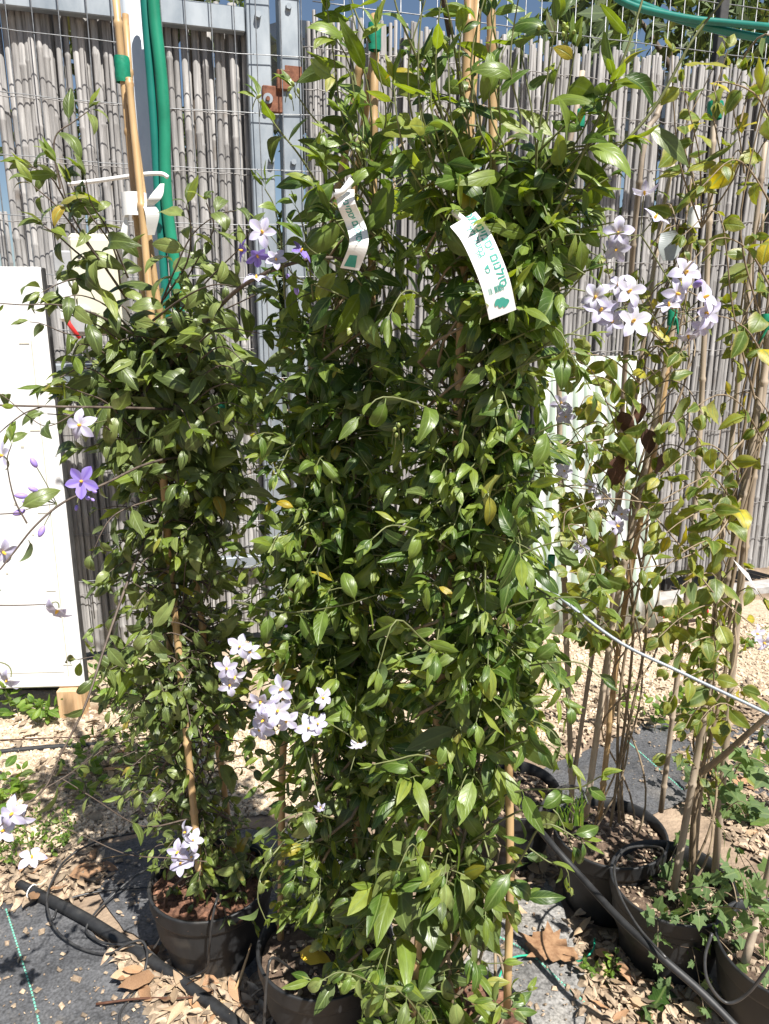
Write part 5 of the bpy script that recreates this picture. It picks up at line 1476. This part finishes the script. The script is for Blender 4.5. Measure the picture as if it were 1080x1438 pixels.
# ================================================================== TAGS, TIES, COLLARS
def ribbon(name, centre, acrosses, th=0.0006, mat=None, n_across=3):
    """strip following 3D centre points with a half-width vector at each; returns mesh and a mapping (s, t) -> point"""
    P = spline(centre, 8); A = spline(acrosses, 8)
    m = len(P)
    L = [0.0]
    for a, b in zip(P, P[1:]): L.append(L[-1] + (b - a).length)
    def ev(s, t, lift=0.0):
        d = s * L[-1]
        i = 0
        while i < m - 2 and L[i + 1] < d: i += 1
        k = (d - L[i]) / max(L[i + 1] - L[i], 1e-9)
        c = P[i].lerp(P[i + 1], k); a = A[i].lerp(A[i + 1], k)
        nn = a.cross(P[i + 1] - P[i]).normalized()
        if nn.y > 0: nn = -nn
        return c + a * t + nn * lift
    v, f = [], []
    rows = m
    for side in (th, -th):
        for i in range(rows):
            for j in range(n_across + 1):
                v.append(ev(i / (rows - 1), -1 + 2 * j / n_across, side))
    w = n_across + 1
    n0 = rows * w
    for i in range(rows - 1):
        for j in range(n_across):
            a = i * w + j
            f.append((a, a + 1, a + w + 1, a + w)); f.append((n0 + a, n0 + a + w, n0 + a + w + 1, n0 + a + 1))
        a = i * w; f.append((a, a + w, n0 + a + w, n0 + a)); a += n_across; f.append((a, n0 + a, n0 + a + w, a + w))
    for j in range(n_across):
        f.append((j, n0 + j, n0 + j + 1, j + 1)); a = (rows - 1) * w + j; f.append((a, a + 1, n0 + a + 1, n0 + a))
    return mesh(name, v, f, mat or M['paper'], False), ev, L[-1]
def text_geo(s, size):
    cu = bpy.data.curves.new('txt', 'FONT'); cu.body = s; cu.size = size; cu.align_x = 'CENTER'; cu.align_y = 'CENTER'; cu.resolution_u = 3; cu.offset = size * .018
    o = bpy.data.objects.new('txt', cu); COL.objects.link(o)
    bpy.context.view_layer.update()
    me = o.evaluated_get(bpy.context.evaluated_depsgraph_get()).to_mesh()
    v = [tuple(p.co) for p in me.vertices]; f = [tuple(p.vertices) for p in me.polygons]
    bpy.data.objects.remove(o); bpy.data.curves.remove(cu)
    return v, f
def heb(s): return s[::-1]
def printed(t, ev, L, hw, items):
    """text along the strip: reading direction runs from the free end up; letter tops to +across"""
    for (s, s0, t0, size) in items:
        v, f = text_geo(heb(s), size)
        # x of the text -> along the strip (right = free end), y -> across
        pts = [ev(min(max(s0 + x / L, 0), 1), t0 + y / hw, 0.0012) for x, y, _ in v]
        part('printing', mesh('printing', pts, f, M['print']), t)
# main tag
cpx = [(650, 308), (667, 330), (684, 366), (697, 402), (706, 442)]
tdep = [.975, .962, .952, .952, .962]
C3 = pxpath(cpx, tdep)
hw = 0.0185
dirs = []
for i in range(5):
    a = C3[max(i - 1, 0)]; b = C3[min(i + 1, 4)]
    tv = (b - a).normalized(); vw = Vector((0.15, -1, .1)).normalized()
    ac = vw.cross(tv).normalized()
    if ac.x < 0: ac = -ac
    dirs.append(ac * hw)
tg = thing('plant_tag', 'large curved white plant tag with green Hebrew print on the tall centre vine', 'plant tag', tuple(C3[0]), 'printed plant tags')
me, ev, L = ribbon('strip', C3, dirs)
part('strip', me, tg)
printed(tg, ev, L, hw, [('סולנום יסמיני תכ', .36, .50, .0150), ('בסגול ליל', .27, -.12, .0110), ('מק', .40, -.35, .007), ('כד', .55, -.22, .0095)])
bars = MB()
xx = -.62
for k in range(11):
    w_ = random.choice((.03, .045, .07))
    if k not in (3, 4):
        q = [ev(.715, xx, .0012), ev(.715, xx + w_, .0012), ev(.775, xx + w_, .0012), ev(.775, xx, .0012)]
        bars.raw(q, [(0, 1, 2, 3)])
    xx += w_ + random.choice((.04, .06))
part('barcode', bars.mesh('barcode', M['print']), tg)
lf = MB()
for (s0, t0, sc_) in ((.88, .1, 1.0), (.90, .38, .8), (.865, -.2, .7)):
    q = []
    for k in range(12):
        a = 2 * math.pi * k / 12
        q.append(ev(min(.985, s0 + sc_ * .045 * math.cos(a) * (1 - .3 * math.sin(a))), t0 + sc_ * .30 * math.sin(a) - .1 * math.cos(a), .0012))
    lf.raw(q, [tuple(range(12))])
part('emblem', lf.mesh('emblem', M['print']), tg)
single('tag_loop', MB().tube(spline([C3[0], C3[0] + Vector((-.008, .03, .012)), C3[0] + Vector((.01, .09, .01))], 5), .004, 6).mesh('tag_loop', M['paper'], True), 'white loop holding the large plant tag to the cane', 'loop')
# second tag
C3 = pxpath([(484, 266), (487, 288), (499, 315), (504, 342), (491, 378)], [1.06, 1.045, 1.065, 1.05, 1.065])
hw2 = .0128
sec = [Vector((hw2, 0, 0)), Vector((hw2 * .9, -.003, .002)), Vector((hw2 * .95, .003, .003)), Vector((hw2, .002, 0)), Vector((hw2, 0, -.002))]
tg2 = thing('plant_tag', 'narrow twisted white plant tag with green print on the middle vine', 'plant tag', tuple(C3[0]), 'printed plant tags')
me, ev, L = ribbon('strip', C3, sec)
part('strip', me, tg2)
printed(tg2, ev, L, hw2, [('סולנום יסמיני', .42, .0, .0125)])
gp_ = MB(); gp_.raw([ev(.83, -.6, .0012), ev(.83, .2, .0012), ev(.97, .5, .0012), ev(.97, -.7, .0012)], [(0, 1, 2, 3)])
part('emblem', gp_.mesh('emblem', M['print']), tg2)
part('clip', MB().tube(pxpath([(470, 276), (482, 268), (494, 252)], 1.045), .0042, 8).mesh('clip', M['paper'], True), tg2)
# white collar round the left canes
p = at(192, 289, PL.y)
col = thing('white_collar', 'white tag strip wrapped round the canes of the left vine', 'plant tag', tuple(p))
cb = MB()
rr = .021; hh = .021
v, f = [], []
for k in range(25):
    a = math.pi * (0.95 + 1.3 * k / 24)
    for zz in (-hh, hh):
        v.append((p.x + rr * 1.15 * math.cos(a), p.y - .012 + rr * math.sin(a), p.z + zz))
for k in range(24): f.append((2 * k, 2 * k + 2, 2 * k + 3, 2 * k + 1))
me = mesh('band', v, f, M['paper'], True)
part('band', me, col)
def petalstrip(pts, hw, name='tail'):
    C = pxpath([q[:2] for q in pts], [q[2] for q in pts])
    A = [Vector((h_, -.2 * h_, 0)) for h_ in hw]
    me, _, _ = ribbon(name, C, A)
    part(name, me, col)
petalstrip([(208, 292, PL.y - .03), (218, 278, PL.y - .045), (228, 258, PL.y - .04)], [.004, .013, .004])
petalstrip([(206, 285, PL.y - .03), (214, 300, PL.y - .04), (212, 330, PL.y - .03)], [.010, .014, .008])
petalstrip([(178, 302, PL.y - .02), (174, 330, PL.y - .02), (176, 362, PL.y - .01)], [.003, .007, .004])
# green tape bands and ties
tie('green tape band round the canes of the left vine above its collar', 172, 98, PL.y + .02, 27, 33, False)
tie('dark green tape near the top of the middle vine cane', 526, 52, PM.y - .015, 24, 34, False)
tie('green tie high on the straw cane in front of the reeds', 1004, 155, PD.y, 30, 22, False)
tie('green tie high on the short cane behind the tall centre vine', 814, 166, 1.75, 20, 22, False)
tie('green wire tie on the thin cane beside the white tag', 783, 420, 1.72, 22, 16)
tie('green twisted tie at the right picture edge', 1076, 452, PE.y - .04, 22, 22)
tie('green tie under the white flower cluster on the straw canes', 944, 446, PD.y - .03, 18, 22)
tie('green tie low on the cane behind the leaning support wire', 774, 790, 1.72, 14, 22, False)
tie('small green wire tie between the left and the middle vine', 312, 573, 1.36, 14, 9)
# thin support canes behind the centre vine
sc1 = thing('support_cane', 'thin straw cane with black mark rising behind the tall centre vine', 'cane', (at(790, 1000, 1.72).x, 1.72, 0))
q0 = gnd(760, 1105); cane(sc1, [Vector((q0.x, 1.76, 0)), at(783, 420, 1.74), at(818, 100, 1.75)], .0075, 'canegrey', 19)
part('mark', MB().lathe([(.0082, -.012), (.0082, .012)], at(812, 118, 1.75), 10).mesh('mark', M['gasket'], True), sc1)
sc2 = thing('support_cane', 'thin straw cane leaning between the white flowers and the reed fence', 'cane', (at(895, 470, 1.9).x, 1.9, 0))
q0 = gnd(850, 1020); cane(sc2, [Vector((q0.x, q0.y, 0)), at(890, 330, 2.0), at(930, 140, 2.0)], .008, 'canegrey', 20)
# capped tags on the right
p = at(976, 305, PD.y - .02)
part('cap', MB().lathe([(.014, -.022), (.0145, .01), (.013, .019), (.009, .022), (.002, .0225)], p, 14, .06).mesh('cap', M['paper'], True), vd.t, 'white plastic cap on the cane tops')
me, _, _ = ribbon('grey_tag', pxpath([(938, 325, ), (942, 345), (938, 366)], 1.5), [Vector((.012, -.004, .003)), Vector((.025, .004, .004)), Vector((.010, 0, .0))], mat=M['papergrey'])
single('blank_tag', me, 'translucent grey tag hanging among the white flowers on the right', 'plant tag')
me, _, _ = ribbon('pale_tag', pxpath([(1040, 795), (1050, 812), (1068, 838)], 1.32), [Vector((.016, 0, -.014)), Vector((.014, 0, -.014)), Vector((.010, 0, -.016))], mat=M['paper'])
single('blank_tag', me, 'pale folded tag on the grey stakes near the right edge', 'plant tag')
# slack support wire
P = spline(pxpath([(740, 800), (800, 850), (872, 903), (960, 946), (1080, 1003), (1150, 1040)], [1.2, 1.18, 1.15, 1.12, 1.08, 1.06]), 6)
single('support_wire', MB().tube(P, .0030, 8).mesh('support_wire', M['galv'], True), 'shiny galvanised wire slanting down to the right edge in front of the pots', 'wire')

# ================================================================== GROUND THINGS
def gp3(pts, z): return [gnd(x, y, z) for x, y in pts]
P = spline(gp3([(27, 1243), (120, 1290), (220, 1355), (310, 1420), (400, 1500)], .022), 5)
pp = thing('irrigation_pipe', 'thick black irrigation pipe lying across the mat before the left pot', 'pipe', tuple(P[0]))
part('tube', MB().tube(P, .0145, 14).mesh('tube', M['pipe'], True), pp)
part('end_tie', MB().tube([P[1] + Vector((math.cos(a) * .0, 0, 0)) + Vector((.010 * math.cos(a) * .6, .017 * math.cos(a), .017 * math.sin(a))) for a in np.linspace(0, 6.3, 14)], .0018, 5).mesh('end_tie', M['paper'], True), pp)
P = spline([at(690, 1080, 1.80), at(735, 1135, 1.66), at(770, 1180, 1.50), at(815, 1230, 1.42), at(870, 1290, 1.31), at(930, 1345, 1.22), at(990, 1398, 1.17), at(1060, 1470, 1.1)], 5)
single('irrigation_pipe', MB().tube(P, .0078, 12).mesh('irrigation_pipe', M['pipe'], True), 'thick black irrigation pipe slanting in front of the right hand pots', 'pipe')
P = spline(gp3([(-20, 1058), (60, 1050), (160, 1044)], .012), 4)
single('irrigation_pipe', MB().tube(P, .010, 8).mesh('irrigation_pipe', M['pipe'], True), 'grey black pipe half buried in the gravel below the white panel', 'pipe')
def drip(pts, label, r=.0031):
    P = spline([gnd(x, y, z) for x, y, z in pts], 6)
    single('drip_tube', MB().tube(P, r, 7).mesh('drip_tube', M['tube'], True), label, 'tube')
drip([(190, 1170, .02), (140, 1180, .05), (95, 1205, .04), (72, 1240, .05), (66, 1270, .05), (78, 1305, .03), (110, 1330, .02), (150, 1340, .018), (180, 1325, .04), (200, 1322, .05), (207, 1345, .045), (195, 1385, .02), (170, 1420, .012), (168, 1450, .012)], 'thin black drip tube coiled in a wide loop over the thick pipe')
drip([(222, 1215, .10), (190, 1230, .06), (150, 1265, .03), (128, 1290, .03), (122, 1310, .02), (150, 1325, .03), (200, 1330, .035), (240, 1360, .02), (290, 1375, .014)], 'thin black drip tube running from the coil to the left pot')
drip([(75, 1290, .02), (90, 1265, .02), (150, 1250, .014), (220, 1245, .014)], 'thin black drip tube lying flat on the grey mat beside the coil', .003)
def drip3(pts, label, r=.0029):
    single('drip_tube', MB().tube(spline(pts, 6), r, 7).mesh('drip_tube', M['tube'], True), label, 'tube')
drip3([PL + Vector((.03, -.05, .205)), at(305, 1262, 1.40), at(298, 1292, 1.375), at(294, 1330, 1.385), at(288, 1362, 1.40), gnd(250, 1378, .012)], 'black drip tube hanging over the front of the left pot')
drip3([PM + Vector((-.06, -.07, .207)), at(383, 1345, 1.20), at(375, 1375, 1.18), at(372, 1420, 1.17), at(370, 1480, 1.16)], 'black drip tube hanging over the rim of the middle pot')
drip3([PE + Vector((-.02, .06, .2)), at(930, 1192, 1.58), at(885, 1190, 1.52), at(864, 1212, 1.45), at(868, 1250, 1.36), at(895, 1300, 1.28), at(935, 1345, 1.2)], 'black drip tube looping over the left rim of the ivy pot')
drip3([at(1000, 1310, 1.12), at(990, 1345, 1.10), at(995, 1380, 1.08), at(1020, 1408, 1.07), at(1050, 1395, 1.06), at(1085, 1350, 1.05)], 'black drip tube looping in front of the pot at the right edge')
drip3([at(755, 1150, 1.5), at(765, 1125, 1.55), at(790, 1105, 1.62), at(815, 1108, 1.66), at(826, 1130, 1.64)], 'black drip tube bent over the edge of the rear right pot', .004)
def twine(pts, label):
    single('green_twine', MB().tube(spline([gnd(x, y, z) for x, y, z in pts], 6), .0024, 6).mesh('green_twine', M['twine'], True), label, 'twine')
twine([(700, 1400, .02), (702, 1370, .03), (720, 1345, .03), (760, 1342, .016), (810, 1350, .015), (832, 1335, .03), (835, 1318, .03)], 'loose bright green twine lying on the dusty mat')
# twigs
def twig(pts, label, r=.0035, mat='vinestem'):
    single('twig', MB().tube(spline([gnd(x, y, z) for x, y, z in pts], 4), [r * (1 - .05 * i) for i in range(4 * (len(pts) - 1) + 1)], 6).mesh('twig', M[mat], True), label, 'twig')
twig([(305, 1412, .016), (330, 1390, .03), (345, 1350, .08), (353, 1325, .11)], 'pale dry twig propped up between the left and the middle pot', .005, 'cane')
twig([(135, 1410, .02), (200, 1402, .025), (270, 1400, .03), (330, 1380, .02)], 'long thin reddish twig across the dry leaves', .003, 'deadhang')
twig([(136, 1208, .014), (160, 1203, .014), (182, 1200, .014)], 'short pale stick on the grey weed mat', .002, 'cane')
twig([(-10, 1040, .016), (80, 1036, .02), (160, 1034, .016), (200, 1030, .016)], 'thin reddish dry stem lying on the gravel before the white panel', .003, 'deadhang')
# fallen leaves: real curled leaves
def dead_geo(seed, lobed=False):
    rd = random.Random(seed)
    V, Q, UV = leaf_geo(rd.uniform(.14, .24), rd.uniform(-.9, .9), rd.uniform(-.2, .7), rd.uniform(-.4, .5), rd.uniform(.1, .35), rd.uniform(-.9, .9), rd.uniform(.8, 1.0), seed=seed)
    return V, Q
DEAD = []
for i in range(8):
    V, Q = dead_geo(100 + i)
    DEAD.append([quadmesh('fallen_leaf', V, Q, M[mm]) for mm in ('dead', 'deadg')])
def fallen(px, py, L, label, group, pale=None, z=0.016):
    p = gnd(px, py, 0)
    o = bpy.data.objects.new('fallen_leaf', random.choice(DEAD)[(random.random() < .5) if pale is None else pale]); COL.objects.link(o)
    a = R(0, 6.28)
    o.matrix_basis = Matrix.Translation((p.x, p.y, z + R(0, .012))) @ Matrix.Rotation(a, 4, 'Z') @ Matrix.Rotation(R(-.35, .35), 4, 'X') @ Matrix.Rotation(R(-.5, .5), 4, 'Y') @ Matrix.Scale(L, 4)
    o['label'] = label; o['category'] = 'leaf'; o['group'] = group
def litter(poly, n, size, label, group):
    k = 0
    xs = [a for a, _ in poly]; ys = [b for _, b in poly]
    while k < n:
        x, y = R(min(xs), max(xs)), R(min(ys), max(ys))
        if inpoly(x, y, poly):
            fallen(x, y, R(*size), label, group); k += 1
litter([(150, 1335), (230, 1352), (330, 1385), (440, 1400), (440, 1436), (250, 1436), (200, 1400)], 64, (.035, .07), 'curled dry tan leaf in the litter beside the thick black pipe', 'dry leaves beside the pipe')
litter([(0, 1212), (70, 1200), (145, 1215), (130, 1255), (0, 1268)], 22, (.04, .07), 'dry brown leaf below the green weed patch', 'dry leaves below the weeds')
litter([(610, 1180), (750, 1160), (790, 1250), (700, 1290), (620, 1330)], 26, (.04, .07), 'dry leaf on the ground behind the tall centre vine', 'dry leaves behind the centre vine')
litter([(800, 1330), (980, 1400), (1000, 1436), (850, 1436)], 26, (.04, .08), 'dark brown fallen leaf in front of the ivy pot', 'dry leaves before the ivy pot')
litter([(960, 1020), (1075, 990), (1075, 1190), (1020, 1180)], 30, (.04, .07), 'dry leaf among the ivy behind the right hand pots', 'dry leaves behind the right pots')
litter([(40, 1040), (290, 1030), (290, 1090), (60, 1110)], 24, (.045, .075), 'brown fallen leaf lying on the pale gravel on the left', 'dry leaves on the left gravel')
def leaf_litter(polys, n, size, label, mat):
    pos = ground_points(polys, n, 0.0)
    G = [dead_geo(300 + i) for i in range(10)]
    Vs, Qs, off = [], [], 0
    for p in pos:
        V, Q = random.choice(G)
        A = np.array(Matrix.Translation((p[0], p[1], .010 + R(0, .016))) @ Matrix.Rotation(R(0, 6.28), 4, 'Z') @ Matrix.Rotation(R(-.4, .4), 4, 'X') @ Matrix.Rotation(R(-.7, .7), 4, 'Y') @ Matrix.Scale(R(*size), 4))
        Vs.append(V @ A[:3, :3].T + A[:3, 3]); Qs.append(Q + off); off += len(V)
    single('leaf_litter', quadmesh('leaf_litter', np.concatenate(Vs), np.concatenate(Qs), mat), label, 'litter', kind='stuff')
leaf_litter(LP, 1500, (.02, .05), 'mass of small dry leaves and scraps between the pots', M['deadst'])
leaf_litter([([(-20, 1015), (330, 1010), (330, 1100), (-20, 1190)], 1), ([(760, 900), (1100, 880), (1100, 990), (760, 1050)], .6)], 220, (.03, .07), 'scattered brown leaf scraps on the pale gravel', M['deadst'])
# big lobed leaf
lv = [(0, 0), (.06, .03), (.16, .13), (.13, .20), (.26, .27), (.22, .36), (.38, .40), (.28, .47), (.42, .62), (.24, .60), (.14, .74), (.06, .72), (0, 1.0)]
pts = lv + [(-x * .9, y + .02) for x, y in lv[-2:0:-1]]
p = gnd(765, 1330, .022)
ca, sa = math.cos(1.0), math.sin(1.0)
v = [(p.x, p.y, .03)]
for x, y in pts:
    xx, yy = (x * .17, (y - .5) * .17)
    v.append((p.x + xx * ca - yy * sa, p.y + xx * sa + yy * ca, .02 + .035 * abs(x) + .05 * (y - .5) ** 2))
n = len(pts)
v += [(a, b, c - .001) for a, b, c in v]
f = [(0, 1 + i, 1 + (i + 1) % n) for i in range(n)] + [(n + 1, n + 2 + (i + 1) % n, n + 2 + i) for i in range(n)]
single('fallen_leaf', mesh('fallen_leaf', v, f, M['dead'], True), 'big lobed orange brown leaf on the dusty mat by the green twine', 'leaf')
def one_leaf(px, py, z, L, mat, label, rot):
    V, Q, UV, me = LEAF['round'][2]
    m2 = me.copy(); m2.materials[0] = M[mat]
    o = bpy.data.objects.new('fallen_leaf', m2); COL.objects.link(o)
    p = gnd(px, py, z)
    o.matrix_basis = Matrix.Translation(p) @ Matrix.Rotation(rot, 4, 'Z') @ Matrix.Rotation(.25, 4, 'X') @ Matrix.Scale(L, 4)
    o['label'] = label; o['category'] = 'leaf'
one_leaf(415, 1338, .21, .075, 'yellowleaf', 'bright yellow fallen leaf on the soil of the middle pot', -1.9)
one_leaf(90, 1235, .022, .10, 'dead', 'large orange brown leaf at the edge of the grey mat', -1.2)
one_leaf(225, 1372, .03, .085, 'dead', 'broad pale brown leaf by the coiled drip tube', 1.9)
one_leaf(548, 1425, .03, .07, 'yellowleaf', 'small yellow leaf on the ground under the tall centre vine', .6)
# weeds: green patches and seedlings
def weed(name, label, px, py, n, spread, h, size, key='weed', cat='weed', group=None, lean=0.0):
    b = gnd(px, py, 0)
    pl = Plant(name, label, Vector((b.x, b.y, 0)), key, M['stem'], cat, group)
    for k in range(n):
        a = R(0, 6.28); r = spread * math.sqrt(R(0, 1))
        p0 = Vector((b.x + math.cos(a) * r, b.y + math.sin(a) * r, .004)); hh = h * R(.4, 1.1)
        e = p0 + Vector((math.cos(a) * hh * .4 + R(-.3, .3) * hh, math.sin(a) * hh * .4 + R(-.3, .3) * hh, hh))
        pl.shoot(bez(p0, p0 + Vector((0, 0, hh * .6)), e, 4), .0013, .0006, max(.012, hh * .16), .15, size, .1)
    pl.finish(120)
weed('weed_patch', 'low bright green weed patch on the left gravel', 40, 1185, 90, .12, .05, (.014, .024))
weed('leafy_weed', 'tall leafy weed growing beside the wooden foot of the white panel', 175, 985, 9, .10, .28, (.045, .075))
weed('leafy_weed', 'small leafy weed in the gap under the white panel', 30, 1010, 4, .05, .12, (.05, .07))
weed('leafy_weed', 'small bright weed close to the wooden foot', 68, 1012, 4, .03, .12, (.05, .075))
weed('leafy_weed', 'seedlings growing in the gravel left of the left pot', 165, 1105, 8, .13, .14, (.04, .065))
weed('leafy_weed', 'two leaved seedling in the gravel above the weed patch', 25, 1130, 4, .03, .12, (.05, .07))
weed('leafy_weed', 'thin weeds on the gravel between the straw canes', 905, 1000, 10, .16, .2, (.035, .055))
weed('leafy_weed', 'small round leaved seedling before the lobed brown leaf', 845, 1372, 5, .03, .06, (.025, .035))
weed('leafy_weed', 'weeds along the foot of the fence below the kerb', 1055, 900, 8, .25, .16, (.035, .055))
weed('leafy_weed', 'green weeds growing under the left vine behind its pot', 240, 1060, 16, .16, .26, (.04, .065))
weed('ivy_plant', 'bright ivy leaves creeping on the ground before the ivy pot', 912, 1425, 2, .05, .04, (.05, .07), 'ivy', 'ivy')
weed('ivy_plant', 'ivy creeping on the ground beside the pot at the right edge', 960, 1345, 4, .05, .06, (.03, .045), 'ivy', 'ivy')
weed('ivy_plant', 'ivy patch covering the ground behind the ivy pot', 1040, 1130, 10, .14, .12, (.035, .06), 'ivy', 'ivy')
